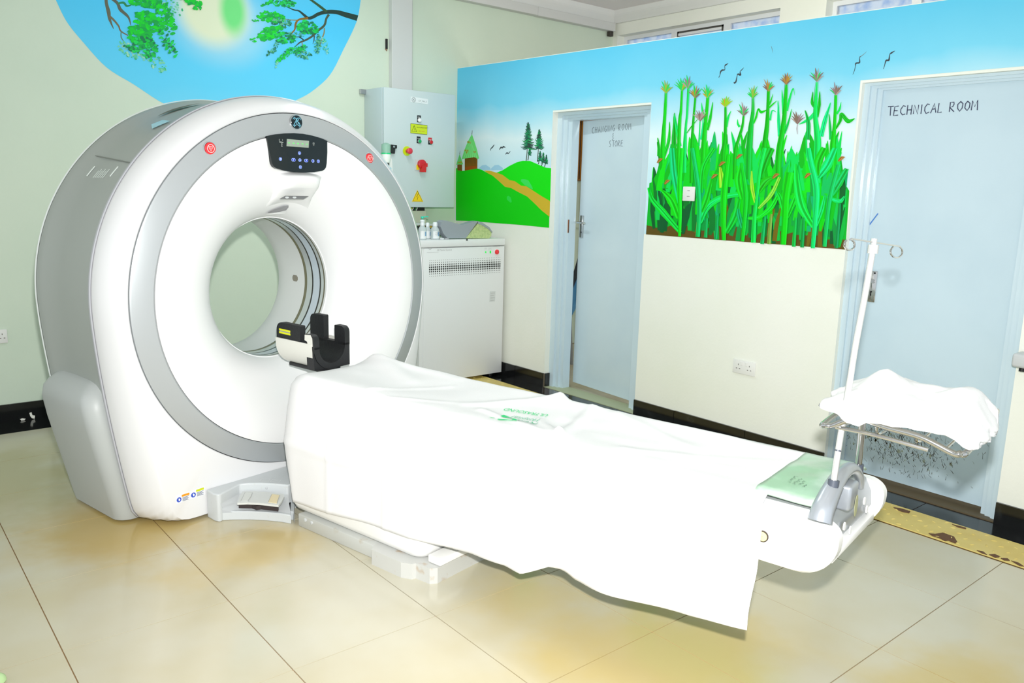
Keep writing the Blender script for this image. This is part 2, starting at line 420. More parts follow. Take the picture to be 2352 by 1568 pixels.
MB().prism(PPART, [(D1a + .120, 1.235), (D1a + .128, 1.235), (D1a + .128, 1.335), (D1a + .120, 1.335)], -.082, -.09).build('strike_plate', mat('rusty_strike_plate', (176, 120, 92), .5, metal=.4), door1)
def pen_px(name, body, m, parent, pl, p0, p1, h, wd, jit=.03):
    a = px_plane(pl, p0); b = px_plane(pl, p1); adv = (b[0] - a[0]) / len(body)
    penwrite(name, body, m, parent, pl, a[0], a[1], h, adv, wd, (b[1] - a[1]) / (b[0] - a[0]), .0015, jit)
pen_px('lettering', 'CHANGING ROOM', M_INK_GREY, leaf1, PL1, (1360, 306), (1453, 297), .044, .004)
pen_px('lettering', '&', M_INK_GREY, leaf1, PL1, (1405, 322), (1412, 322), .05, .004)
pen_px('lettering', 'STORE', M_INK_GREY, leaf1, PL1, (1399, 337), (1433, 335), .042, .004)
q = [px_plane(PL1, p) for p in zz([(2215, 40), (2228, 48), (2218, 62), (2226, 74), (2222, 88)], 800, 400, .306)]
MB().stroke(PL1, q, .004, .0015).build('scribble', M_INK, leaf1)

door2 = struct(root('door_2', (.1, -4.1, 0)), 'closed pale blue door to the technical room with scuffed bottom')
door_frame(door2, D2a, D2b, D2h, .03, ((0, .03, .0), (.03, .06, .015), (.06, .085, .03)))
M_SCUFF = mat('scuffed_blue_door', (192, 213, 224), 0.25, var=(2.5, (186, 208, 220), .4, .7), bump=(9, .04), coat=.2)
PL2 = Plane((.075, 0, 0), (0, -1, 0), (0, 0, 1), (-1, 0, 0))
leaf2 = MB().prism(PL2, [(3.70, .035), (4.56, .035), (4.56, 2.119), (3.70, 2.119)], 0, -.04).build('leaf', M_SCUFF, door2)
MB().box(.0, .158, -D2b, -D2a, -.001, .006).build('threshold', mat('brown_threshold', (92, 80, 58), .6), door2)
pen_px('lettering', 'TECHNICAL ROOM', M_INK, leaf2, PL2, (2038, 266), (2252, 252), .046, .005)
hx, hy = px_plane(PL2, (2005, 658))
pm = MB().bbox(hx - .02, hx + .02, hy - .085, hy + .085, 0, .007, .003, 2, lambda a, b, c: PL2.pt(a, b, c)).build('handle_plate', M_STEEL, leaf2, True)
kb = MB().disc(PL2, (hx + .006, hy + .075), .005, .0085); kb.disc(PL2, (hx - .004, hy - .028), .005, .0085); kb.poly(PL2, [(hx - .007, hy - .05), (hx - .001, hy - .05), (hx - .003, hy - .028), (hx - .006, hy - .028)], .0085)
kb.build('keyhole', M_BLACK, leaf2)
MB().disc(PL2, (hx, hy + .03), .011, .007, .012).build('lever_hole', M_BRUSHED, leaf2)
MB().stroke(PL2, [px_plane(PL2, (1992, 523)), px_plane(PL2, (2017, 490))], .006, .0015).build('pen_mark', mat('blue_pen', (60, 120, 200), .5), leaf2)
# scuffs and rust low on the door
sc = MB(); r2 = random.Random(3)
for k in range(900):
    s = min(4.5, max(3.74, r2.gauss(4.02, .17))); z = min(.44, max(.08, r2.gauss(.27, .085)))
    L_ = r2.uniform(.004, .03); an = r2.choice([2.2, 1.9, 2.4, 1.57, 1.0]) + r2.uniform(-.3, .3)
    sc.stroke(PL2, [(s, z), (s + L_ * math.cos(an), z + L_ * math.sin(an))], [r2.uniform(.0008, .003), .0006], .001)
so_ = sc.build('scuff_marks', mat('rusty_scuffs', (84, 66, 40), .7, var=(40, (40, 44, 38), .4, .6)), leaf2); so_['kind'] = 'stuff'
sm = MB()
for k in range(26):
    s = r2.gauss(4.02, .14); z = r2.gauss(.22, .06); rr = r2.uniform(.004, .012)
    sm.poly(PL2, [(s + rr * r2.uniform(.5, 1) * math.cos(t), z + 1.5 * rr * r2.uniform(.5, 1) * math.sin(t)) for t in [k2 * .785 for k2 in range(8)]], .0006)
sm_o = sm.build('worn_patches', mat('worn_paint', (164, 178, 164), .5), leaf2)

sm_o['kind'] = 'stuff'

# ------------------------------------------------------------------ CT gantry
M_SHELL = mat('white_gantry_shell', (222, 223, 225), 0.32, coat=.2)
M_FACE = mat('white_gantry_face', (236, 237, 238), 0.38)
M_SILVER = mat('silver_grey_band', (172, 177, 180), 0.38, metal=.25)
M_GREYSHELL = mat('grey_rear_shell', (158, 164, 160), 0.42)
M_GREYLIGHT = mat('light_grey_plastic', (196, 200, 202), 0.4)
gan = root('ct_gantry', G(0, -.35, 0), TH, 'large white and grey CT scanner gantry with a silver ring and round bore', 'CT scanner')

def outline(R, b, zb=.015, n=220):
    """gantry silhouette, polar about the bore centre: round above, tapering to half-width b at the floor"""
    pts = []
    H = GZ - zb
    for k in range(n):
        th = 2 * math.pi * k / n
        c, s = math.cos(th), math.sin(th)
        if s >= 0: r = R
        else:
            lo, hi = 0, 3.0
            for _ in range(40):
                m = (lo + hi) / 2; dz = -m * s; hw = R - (R - b) * (min(dz, H) / H) ** 1.5
                if m * abs(c) > hw or dz > H: hi = m
                else: lo = m
            r = lo
        pts.append((r * c, GZ + r * s))
    # soften the bottom corners
    for _ in range(2):
        pts = [((pts[i - 1][0] + 2 * pts[i][0] + pts[(i + 1) % n][0]) / 4, (pts[i - 1][1] + 2 * pts[i][1] + pts[(i + 1) % n][1]) / 4) for i in range(n)]
    return pts
def circ(r, n=220): return [(r * math.cos(2 * math.pi * k / n), GZ + r * math.sin(2 * math.pi * k / n)) for k in range(n)]
def ring3(pts, w): return [G(a, w, z) for a, z in pts]
R1, R2 = .866, .764
fc = MB()
fc.loft([ring3(circ(R1), -.012), ring3(circ(R1), .0), ring3(circ(R1 + .004), .003), ring3(outline(.872, .705), .0), ring3(outline(.893, .735), -.015), ring3(outline(.915, .765), -.045), ring3(outline(.935, .795), -.09),
         ring3(outline(.945, .815), -.14), ring3(outline(.945, .815), -.16), ring3(outline(.93, .80), -.162)])
fc.build('front_cover', M_SHELL, gan, True, 35)
# thin grey seam lip between white and grey covers
MB().loft([ring3(outline(.948, .818), -.158), ring3(outline(.952, .822), -.162), ring3(outline(.952, .822), -.172), ring3(outline(.93, .80), -.174)]).build('seam_trim', mat('seam_grey', (176, 178, 184), .4), gan, True)
sr = MB().loft([ring3(circ(R1 - .002), -.01), ring3(circ(R1 - .004), .004), ring3(circ(R1 - .012), .008), ring3(circ(R2 + .006), .026), ring3(circ(R2), .022), ring3(circ(R2), .0)])
sr.build('silver_ring', M_SILVER, gan, True, 30)
fprof = [(R2 - .003, .0), (R2 - .003, .024), (.74, .027), (.70, .024), (.65, .014), (.60, -.002), (.55, -.024), (.50, -.054), (.46, -.086), (.425, -.122), (.40, -.155), (.38, -.19), (.368, -.22), (.364, -.236), (.36, -.236)]
MB().loft([ring3(circ(r), w) for r, w in fprof]).build('front_face', M_FACE, gan, True, 50)
# bore liner and scan window bands
M_BORE = mat('bore_liner_white', (222, 225, 224), .35)
MB().loft([ring3(circ(.36), w) for w in (-.236, -.25)]).build('bore_lip', M_BORE, gan, True)
MB().loft([ring3(circ(.36), -.43), ring3(circ(.358), -.5), ring3(circ(.358), -.6), ring3(circ(.362), -.66), ring3(circ(.372), -.69)]).build('bore_liner', M_BORE, gan, True)
bands = [(-.25, -.262, 'dark_band', (104, 102, 84), .3), (-.262, -.285, 'steel_band', (205, 212, 214), .2), (-.285, -.297, 'dark_band', (58, 58, 56), .25), (-.297, -.352, 'scan_window', (196, 208, 218), .15),
         (-.352, -.364, 'dark_band', (58, 58, 56), .25), (-.364, -.408, 'steel_band', (205, 212, 214), .2), (-.408, -.43, 'dark_band', (118, 116, 92), .3)]
for w0, w1, nm, c, ro in bands:
    MB().loft([ring3(circ(.3605), w0), ring3(circ(.3605 if 'dark' not in nm else .362), (w0 + w1) / 2), ring3(circ(.3605), w1)]).build(nm, mat(nm + str(c[0]), c, ro, metal=.3 if 'steel' in nm else 0), gan, True)
# little rectangular sensor window inside the bore
th0 = math.radians(1)
def borep(th, w, r=.3585): return G(r * math.cos(th), w, GZ + r * math.sin(th))
sw = MB(); sw.add([borep(t, w, .3575) for t, w in [(-.05, -.50), (-.05, -.53), (-.02, -.54), (.02, -.54), (.05, -.53), (.05, -.50), (.02, -.49), (-.02, -.49)]], [tuple(range(8))])
sw.build('sensor_window', mat('sensor_glass', (140, 134, 122), .2), gan)
# grey rear cover
rc = MB().loft([ring3(outline(.930, .805), -.174), ring3(outline(.932, .805), -.30), ring3(outline(.928, .80), -.48), ring3(outline(.932, .80), -.58), ring3(outline(.945, .81), -.64), ring3(outline(.952, .815), -.68), ring3(outline(.95, .815), -.70),
         ring3(outline(.93, .80), -.73), ring3(outline(.80, .7, .08), -.76), ring3(circ(.60), -.74), ring3(circ(.45), -.70), ring3(circ(.372), -.69)])
rc.build('rear_cover', M_GREYSHELL, gan, True, 45)
MB().loft([ring3(outline(.953, .817), -.688), ring3(outline(.957, .82), -.694), ring3(outline(.953, .817), -.70)]).build('rear_edge_trim', mat('pale_edge', (206, 212, 210), .35), gan, True)
# rounded side boxes low on the grey cover
def bulge(sg):
    b = MB(); rings = []
    for z, ao, ai, w0, w1 in ((.012, .868, .70, -.20, -.70), (.05, .875, .70, -.19, -.71), (.45, .962, .8, -.19, -.715), (.55, .978, .85, -.195, -.715), (.60, .972, .85, -.21, -.705), (.63, .952, .86, -.225, -.69), (.655, .925, .88, -.24, -.67), (.67, .90, .88, -.26, -.65)):
        p = []; r_ = .07
        for (ca, cw, t0) in ((ao - r_, w0 - r_, 0), (ao - r_, w1 + r_, 1)):
            for k in range(7):
                t = math.pi / 2 * k / 6
                if t0 == 0: p.append((ca + r_ * math.sin(t), cw + r_ * math.cos(t)))
                else: p.append((ca + r_ * math.cos(t), cw - r_ * math.sin(t)))
        p = [(ai, w0)] + p + [(ai, w1)]
        rings.append([G(sg * a, w, z) for a, w in p])
    b.loft(rings, True, True, True)
    return b.build('side_cover', mat('light_grey_shell', (176, 181, 180), .42), gan, True, 40)
bulge(-1); bulge(1)
# small details on the grey cover: panel seams and grille mark
def gpt(th, w, R=.934): return G(R * math.cos(th), w, GZ + R * math.sin(th))
sl = MB()
th1 = math.radians(137)
sl.tube([gpt(th1 + .012 * k, -.6 + .1 * k, .9345) for k in range(5)], .0025, 6)
sl.build('panel_seam', mat('seam_dark', (128, 132, 126), .6), gan, True)
vt = MB()
vt.loft([[gpt(math.radians(117) - .035 * k, -.50 - dw * math.sin(math.pi * k / 8), .936) for k in range(9)] for dw in (-.03, .03)], False)
vt.build('top_handle_slot', mat('slot_dark', (96, 92, 76), .6), gan, True)
tp = MB().add([gpt(math.radians(123), -.40, .938), gpt(math.radians(125.5), -.33, .938), gpt(math.radians(121.5), -.27, .938), gpt(math.radians(120.5), -.36, .938)], [(0, 1, 2, 3)])
tp.build('tape_patch', mat('clear_tape', (186, 214, 212), .2), gan)
M_EMB = mat('emboss', (178, 188, 182), .4)
for k in range(6): MB().tube([gpt(math.radians(142) + .01 * (k % 2), -.36 - .018 * k, .9345), gpt(math.radians(145), -.37 - .018 * k, .9345)], .0015, 5).build('embossed_mark', M_EMB, gan, True)
for w0 in (-.30, -.52): MB().tube([gpt(math.radians(141) + .02 * k, w0 - .004 * k, .934) for k in range(4)], .003, 6).build('embossed_arc', M_EMB, gan, True)

# control panel on the face
def fpx(p, w=.03): q = atw(p[0], p[1], w); return (q[0], q[2])
PF = PFACE(0)
M_PANEL = mat('black_glass_panel', (14, 24, 28), .15)
pc = [fpx(p) for p in zz([(365, 262), (600, 215), (850, 192), (1100, 186), (1350, 202), (1600, 250), (1850, 325), (2005, 395), (2008, 700), (1990, 1000), (1970, 1110), (1930, 1165), (1870, 1200), (1650, 1235), (1400, 1247), (1100, 1238), (850, 1200), (640, 1140), (570, 1095), (520, 1010), (430, 620)], 580, 290, .08503)]
panel = MB().prism(PF, pc, .015, .034).build('control_panel', M_PANEL, gan)
def pz(p, w=.035): return fpx((580 + p[0] * .08503, 290 + p[1] * .08503), w)
MB().prism(PF, [pz(p) for p in [(930, 342), (1525, 392), (1515, 578), (920, 538)]], .034, .0355).build('display', mat('lcd_grey', (150, 162, 150), .3), panel)
M_LED = mat('green_led', (60, 235, 70), .4, emit=1.2)
for c in [(982, 447), (1105, 457), (1225, 465), (1347, 473), (1468, 483)]:
    q = pz(c); MB().prism(PF, [(q[0] - .0038, q[1] - .0012), (q[0] + .0038, q[1] - .0016), (q[0] + .0038, q[1] + .0012), (q[0] - .0038, q[1] + .0016)], .0355, .0365).build('display_dash', M_LED, panel)
M_BTN = mat('blue_button', (20, 20, 150), .3, emit=.35); M_BTNR = mat('button_ring', (150, 175, 250), .3, emit=.5); M_ICON = mat('button_icon', (190, 225, 255), .3, emit=.7)
def rr(c, w_, h_, n=24):
    # stadium / circle outline
    ex = max(0, w_ - h_); pts = []
    for k in range(n):
        t = 2 * math.pi * k / n; x = h_ * math.cos(t) + (ex if math.cos(t) > 0 else -ex); pts.append((c[0] + x, c[1] + h_ * math.sin(t)))
    return pts
icons = {'up': [[(-.4, -.25), (.4, -.25), (0, .45)]], 'down': [[(-.4, .25), (.4, .25), (0, -.45)]], 'bar': [[(-.5, -.15), (.5, -.15), (.5, .15), (-.5, .15)]],
         'in': [[(-.2, -.45), (0, -.45), (0, .45), (-.2, .45)], [(0, .4), (.35, .2), (0, 0)]], 'out': [[(-.25, -.45), (-.05, -.45), (-.05, .45), (-.25, .45)], [(-.05, .45), (.4, .25), (-.05, .0)]],
         'sun': [[(.4 * math.cos(t), .4 * math.sin(t)) for t in [k * .785 for k in range(8)]]], 's': [[(-.15, -.5), (.15, -.5), (.2, -.05), (.05, .05), (.2, .5), (-.15, .5), (-.1, 0)]],
         'q': [[(-.35, .15), (.1, .5), (.35, .1), (.05, -.1), (.05, .1)], [(-.2, -.1), (.05, -.3), (-.1, -.5)]]}
for c, w_, ic in [((1268, 723), 1, 'up'), ((755, 882), 1, 'sun'), ((1108, 905), 1.4, 'in'), ((1280, 913), 1, 'bar'), ((1450, 925), 1.4, 'out'), ((1632, 935), 1, 's'), ((1778, 943), 1, 'q'), ((1293, 1100), 1, 'down')]:
    q = pz(c); h_ = .0078
    bt = MB().prism(PF, rr(q, h_ * w_, h_), .034, .036).build('button', M_BTNR, panel)
    MB().prism(PF, rr(q, h_ * w_ * (.8 if w_ == 1 else .86), h_ * .78), .036, .0365).build('button_face', M_BTN, bt)
    im = MB()
    for pg in icons[ic]: im.poly(PF, [(q[0] + x * h_ * 1.1, q[1] + y * h_ * 1.1) for x, y in pg], .037)
    im.build('button_icon', M_ICON, bt)
M_PRINT = mat('panel_print', (170, 176, 172), .5)
q = pz((715, 395)); textmesh('panel_print', 'S', M_PRINT, panel, PF, q[0], q[1], .0125, .0345); q = pz((805, 398)); textmesh('panel_print', 'I', M_PRINT, panel, PF, q[0], q[1], .0125, .0345)
def pprint(f): m_ = MB(); f(m_); m_.build('panel_print', M_PRINT, panel)
pprint(lambda m_: m_.poly(PF, [pz(p) for p in [(725, 408), (835, 425), (833, 445), (728, 435)]], .0345))
pprint(lambda m_: m_.stroke(PF, [pz((795, 470)), pz((797, 540))], .0016, .0345))
pprint(lambda m_: m_.poly(PF, [pz(p) for p in [(770, 480), (795, 455), (820, 485)]], .0346)); pprint(lambda m_: m_.poly(PF, [pz(p) for p in [(770, 525), (822, 530), (797, 552)]], .0346))
q = pz((1652, 465)); pprint(lambda m_: m_.stroke(PF, [(q[0] + .005 * math.cos(t), q[1] + .005 * math.sin(t)) for t in [k * .524 for k in range(13)]], .0012, .0345))
pprint(lambda m_: m_.stroke(PF, [(q[0] - .003, q[1]), (q[0] + .003, q[1])], .0012, .0345))
for k in range(3): pprint(lambda m_: m_.stroke(PF, [(q[0] - .003 + .003 * k, q[1] - .006), (q[0] - .003 + .003 * k, q[1] - .01)], .001, .0345))

# round maker's badge on the silver ring
q = fpx((679.5, 280.5), .018)
bd = MB().disc(PF, q, .0345, .012, .024, 40).build('badge', M_STEEL, gan, True, 30)
MB().disc(PF, q, .031, .024, .0255, 40).build('badge_face', mat('badge_black', (10, 18, 24), .25), bd)
bs = MB(); K = .031
curls = [[(-.45, .35), (-.3, .6), (-.1, .45), (-.15, .15), (-.35, -.1), (-.5, -.35), (-.35, -.55), (-.15, -.4), (-.1, -.05), (-.2, .3)],
         [(-.15, .05), (.1, .15), (.3, .4), (.2, .62), (.02, .5), (.05, .2), (.2, .0), (.45, -.1), (.52, -.35), (.35, -.52), (.15, -.4), (.22, -.2), (.36, -.28)], [(-.35, .0), (-.1, .1)]]
for c in curls: bs.stroke(PF, [(q[0] + p.x * K, q[1] + p.y * K) for p in catmull([(x, y, 0) for x, y in c], 6)], .0032, .0262)
for k in range(4):
    t0 = math.pi / 4 + k * math.pi / 2
    bs.stroke(PF, [(q[0] + .82 * K * math.cos(t0 + .12 * j), q[1] + .82 * K * math.sin(t0 + .12 * j)) for j in range(-3, 4)], [.001, .002, .003, .003, .003, .002, .001], .0262)
bs.build('badge_monogram', mat('badge_blue', (120, 190, 214), .3), bd)

# emergency stop buttons on the ring
M_RED = mat('red_button', (226, 48, 56), .3); M_REDW = mat('button_print', (246, 220, 218), .4)
def estop(px, py, w):
    q = fpx((px, py), w + .006)
    b = MB().lathe([(.031, 0), (.031, .004), (.029, .006), (.027, .004)], lambda x, y, h: PF.pt(q[0] + x, q[1] + y, w + h), 32, True).build('stop_button', M_SILVER, gan, True)
    MB().lathe([(.026, .0), (.026, .007), (.02, .0095), (.001, .0105)], lambda x, y, h: PF.pt(q[0] + x, q[1] + y, w + h), 32).build('button_cap', M_RED, b, True)
    m_ = MB(); m_.stroke(PF, [(q[0] + .017 * math.cos(t), q[1] + .017 * math.sin(t)) for t in [k * .2618 for k in range(25)]], .0025, w + .0112)
    m_.stroke(PF, [(q[0] - .011, q[1] + .008), (q[0] + .011, q[1] + .008), (q[0], q[1] - .011), (q[0] - .011, q[1] + .008)], .0025, w + .0112)
    m_.stroke(PF, [(q[0], q[1] + .005), (q[0], q[1] - .003)], .002, w + .0112)
    m_.build('button_symbol', M_REDW, b)
estop(483, 341, .012); estop(848.5, 364, .012)

# positioning-light housing above the bore
def face_w(r):
    for (r0, w0), (r1, w1) in zip(fprof[1:], fprof[2:]):
        if r1 <= r <= r0: return w0 + (w1 - w0) * (r - r0) / (r1 - r0)
    return -.23
hz = lambda p, w: fpx((460 + p[0] * .2296, 230 + p[1] * .2296), w)
hs = MB(); rows = []
N_ = 24
for j, (zt, prot, half, zj) in enumerate([(.590, .0, .150, 0), (.580, .030, .140, 0), (.570, .055, .132, 0), (.553, .072, .127, 0), (.528, .075, .126, 0), (.515, .070, .122, 0)]):
    row = []
    for k in range(N_ + 1):
        x = -1 + 2 * k / N_; a = .02 + half * x
        zc = GZ + zt - .02 * abs(x) ** 3; rr_ = math.hypot(a, zc - GZ)
        row.append(G(a, face_w(rr_) - .004 + prot * (1 - abs(x) ** 5), zc))
    rows.append(row)
hs.loft(rows, False)
und = [rows[-1]]
for zt, prot, half in ((.49, .045, .118), (.455, .012, .125), (.435, -.004, .13)):
    row = []
    for k in range(N_ + 1):
        x = -1 + 2 * k / N_; a = .02 + half * x; zc = GZ + zt - .03 * abs(x) ** 2; rr_ = math.hypot(a, zc - GZ)
        row.append(G(a, face_w(rr_) + prot * (1 - abs(x) ** 5), zc))
    und.append(row)
hs.loft(und, False)
hous = hs.build('light_housing', M_FACE, gan, True, 50)
def hp(p, w, d=0): q = hz(p, w); return G(q[0], w + d, q[1])
iw = MB(); pa = [hz(p, .02) for p in [(792, 988), (838, 955), (1075, 958), (1035, 990)]]
iw.add([G(a, .047 - (GZ + .515 - z) * .75 + .012, z) for a, z in pa], [(0, 1, 2, 3)])
iw.build('housing_window', mat('dark_window', (120, 122, 126), .25), hous)
for c in ((860, 972), (935, 972)):
    a, z = hz(c, .02); y0 = .047 - (GZ + .515 - z) * .75 + .013
    MB().disc(PFACE(0), (a, z), .011, y0, y0 + .002, 16, .005).build('lens', M_GREYLIGHT, hous)
# laser slot under the housing
lo = [hz(p, -.14) for p in [(690, 1125), (735, 1095), (800, 1055), (845, 1050), (860, 1070), (860, 1100), (790, 1120), (710, 1130)]]
ls = MB().add([G(a, face_w(min(.7, math.hypot(a, z - GZ))) + .012, z) for a, z in lo], [tuple(range(8))])
ls.build('laser_slot', mat('slot_grey', (150, 150, 154), .3), gan)
lip = [hz(p, -.14) for p in [(660, 1140), (700, 1135), (790, 1122), (862, 1102), (880, 1135), (800, 1146), (700, 1150)]]
MB().add([G(a, face_w(min(.7, math.hypot(a, z - GZ))) + .02, z) for a, z in lip], [tuple(range(7))]).build('slot_lip', M_FACE, gan)

# safety stickers low on the front cover
def sticker(pq, headc):
    w = .0015; P4 = [fpx(p, w) for p in pq]
    def bi(x, y):
        t = [P4[0][i] + (P4[1][i] - P4[0][i]) * x for i in (0, 1)]; b = [P4[3][i] + (P4[2][i] - P4[3][i]) * x for i in (0, 1)]
        return (t[0] + (b[0] - t[0]) * y, t[1] + (b[1] - t[1]) * y)
    s_ = MB().prism(PF, [bi(0, 0), bi(1, 0), bi(1, 1), bi(0, 1)], .0, .002).build('safety_sticker', mat('sticker_white', (232, 236, 240), .4), gan)
    MB().poly(PF, [bi(.4, .06), bi(.96, .06), bi(.96, .34), bi(.4, .34)], .0026).build('sticker_header', mat('hdr%d' % headc[0], headc, .5), s_)
    c = bi(.2, .58); rx = abs(bi(.2, 0)[0] - bi(.02, 0)[0]) * .95
    MB().disc(PF, c, rx, .0026, None, 20).build('sticker_symbol', mat('sticker_blue', (38, 74, 190), .5), s_)
    t = MB(); t.poly(PF, [(c[0] + x * rx, c[1] + y * rx) for x, y in [(-.35, .45), (.1, .6), (.4, .2), (.55, -.1), (.2, -.55), (-.3, -.4), (-.1, 0)]], .003)
    t.build('sticker_symbol_mark', mat('sticker_white', (232, 236, 240), .4), s_)
    ln = MB()
    for k in range(5): ln.stroke(PF, [bi(.44, .45 + .11 * k), bi(.92 - .1 * (k % 2), .45 + .11 * k)], .0022, .0028)
    ln.build('sticker_text', mat('sticker_ink', (96, 104, 128), .6), s_)
sticker([(404, 1139), (436, 1129), (437, 1146), (405, 1157)], (236, 150, 20))
sticker([(437, 1128), (469, 1117), (470, 1135), (438, 1146)], (196, 208, 24))

# ------------------------------------------------------------------ patient table
M_TBL = mat('table_white', (236, 236, 234), .4)
M_PLINTH = mat('worn_plinth_metal', (196, 198, 194), .42, metal=.2, var=(11, (168, 150, 118), .62, .85))
tab = root('patient_table', G(0, 1.0, 0), TH, 'white cantilevered patient table on a metal plinth under the bed sheet', 'table')
def gb(a0, a1, w0, w1, z0, z1): return (a0, a1, w0, w1, z0, z1)
Gf = lambda a, w, z: G(a, w, z)
# plinth
b = MB(); b.bbox(-.335, .335, .40, .92, 0, .062, .006, 2, Gf); b.build('plinth', M_PLINTH, tab, True)
b = MB(); b.prism(Plane(GO, GU, GW, (0, 0, 1)), [(-.335, .92), (-.372, .945), (-.372, 1.12), (-.355, 1.165), (-.338, 1.17), (-.335, 1.245), (-.31, 1.265), (.31, 1.265), (.335, 1.245), (.37, 1.12), (.37, .945), (.335, .92)], 0, .066)
b.build('plinth_end', mat('worn_plinth_metal2', (204, 205, 202), .4, metal=.2, var=(15, (176, 142, 96), .6, .8)), tab)
for w_ in (.455, .50): MB().lathe([(.009, .0), (.009, .003), (.001, .005)], lambda x, y, h: G(-.335 - h, w_ + x, .045 + y), 14).build('bolt', M_GREYLIGHT, tab, True)
MB().bbox(-.30, .30, 1.2, 1.27, .068, .10, .006, 2, Gf).build('plinth_rail', M_TBL, tab, True)
# pedestal lower cover with rounded end
def rrect(a0, a1, w0, w1, r0, r1, n=8):
    p = []
    for ca, cw, t0, r_ in ((a1, w1, 0, r1), (a0, w1, 90, r1), (a0, w0, 180, r0), (a1, w0, 270, r0)):
        sa = 1 if ca == a1 else -1; sw_ = 1 if cw == w1 else -1
        for k in range(n + 1):
            t = math.radians(t0 + 90 * k / n); p.append((ca - sa * r_ + r_ * math.cos(t), cw - sw_ * r_ + r_ * math.sin(t)))
    return p
pd = MB(); rings = []
for z, e in ((.066, .03), (.075, .012), (.10, 0), (.30, 0), (.42, .02), (.5, .05)):
    rings.append([G(a, w, z) for a, w in rrect(-.325 + e, .325 - e, .30 + e * .5, 1.19 - e, .08, .06)])
pd.loft(rings, True, True, True); pd.build('pedestal_cover', M_TBL, tab, True, 40)
# column + cantilever body
MB().bbox(-.2, .2, .4, 1.1, .3, .56, .03, 3, Gf).build('column', M_GREYLIGHT, tab, True)
# side panels: rounded-end profile, near and far
def side_panel(sg):
    pr = [(.45, .50)]
    pr += [(2.56, .487)]
    for k in range(9): t = -math.pi / 2 + math.pi / 2 * k / 8; pr.append((2.635 + .115 * math.cos(t), .602 + .115 * math.sin(t)))
    for k in range(1, 9): t = math.pi / 2 * k / 8; pr.append((2.69 + .06 * math.cos(t), .608 + .049 * math.sin(t)))
    pr += [(.45, .655)]
    b = MB(); ring0 = [G(sg * .252, w, z) for w, z in pr]; ring1 = [G(sg * .262, w - .008 if w > 2 else w, z + (.006 if z < .55 else -.006)) for w, z in pr]
    r_in = [G(sg * .215, w, z) for w, z in pr]
    b.loft([r_in, ring0, ring1], True, True, True)
    return b.build('side_panel', M_TBL, tab, True, 30)
sp = side_panel(-1); side_panel(1)
MB().bbox(-.215, .215, .45, 2.60, .53, .65, .01, 2, Gf).build('cradle_frame', M_GREYLIGHT, tab, True)
# curved cradle
cr = MB(); n = 20
cr.loft([[G(-.225 + .45 * k / n, w, (.66 + .012 * abs(-1 + 2 * k / n) ** 2)) for k in range(n + 1)] + [G(.225 - .45 * k / n, w, .658 - .004) for k in range(n + 1)] for w in (.36, .40, 1.3, 2.62, 2.66)], True, True, True)
cr.build('cradle', M_GREYLIGHT, tab, True, 30)
# round button on the side panel
q = ata(1753, 1230, -.262)
MB().lathe([(.0175, .0), (.0175, .004), (.014, .004)], lambda x, y, h: G(-.2645 - h, q[1] + x, q[2] + y), 24, True).build('panel_plug', mat('plug_ring', (70, 58, 50), .6), tab, True)
MB().lathe([(.0142, .0), (.0142, .005), (.001, .006)], lambda x, y, h: G(-.2645 - h, q[1] + x, q[2] + y), 24).build('plug_face', mat('plug_cream', (224, 228, 150), .5), tab, True)

# rear end of the table: metal plate, arch casting, lower bar
def rz(p, w=2.70): q = atw(1840 + p[0] * .14031, 1020 + p[1] * .14031, w); return q
M_CAST = mat('silver_casting', (176, 182, 190), .3, metal=.55)
M_PLATE = mat('grey_rear_plate', (164, 170, 176), .3, metal=.4)
def Gb(a, w, z): return G(a, w, z)
plate = MB(); cols = []
for k in range(13):
    a = -.212 + .424 * k / 12
    cols.append([G(a, 2.60, .69), G(a, 2.655, .685), G(a, 2.69, .66), G(a, 2.71, .62), G(a, 2.715, .575), G(a, 2.70, .545)])
plate.loft(cols, False); plate.build('rear_plate', M_PLATE, tab, True, 60)
MB().bbox(-.213, .213, 2.695, 2.728, .522, .548, .006, 2, Gf).build('rear_bar', M_TBL, tab, True)
MB().bbox(-.213, .213, 2.60, 2.70, .505, .52, .004, 1, Gf).build('rear_underside', mat('underside_cream', (206, 190, 160), .6), tab)
for a, z in ((-.10, .60), (-.03, .565), (.10, .62), (.14, .58)):
    MB().disc(Plane(GO + GW * 2.0, GU, (0, 0, 1), GW), (a, z), .009, .718, .722, 14, .013).build('plate_hole', mat('hole_white', (240, 240, 240), .5), tab)
arc = [rz(p) for p in [(310, 1260), (350, 1090), (430, 900), (505, 740), (590, 590), (680, 470), (780, 400), (870, 410), (940, 500), (965, 600), (970, 700)]]
ap = catmull([G(a, 2.70, z) for a, w, z in arc], 5); na = len(ap)
def rad(t): return .034 - .019 * min(1, t * 1.25) if t < .8 else .015 - .004 * (t - .8) * 5
MB().tube(ap, [rad(i / (na - 1)) for i in range(na)], 14).build('arch_casting', M_CAST, tab, True)
c = rz((790, 780), 2.72)
MB().bbox(c[0] - .035, c[0] + .045, 2.66, 2.735, c[2] - .05, c[2] + .028, .01, 3, Gf).build('docking_block', M_CAST, tab, True)
c = rz((890, 1000), 2.735); MB().disc(PFACE(2.7365), (c[0], c[2]), .016, 0, .001, 24, .034).build('block_sticker', mat('olive_sticker', (170, 172, 134), .5), tab)

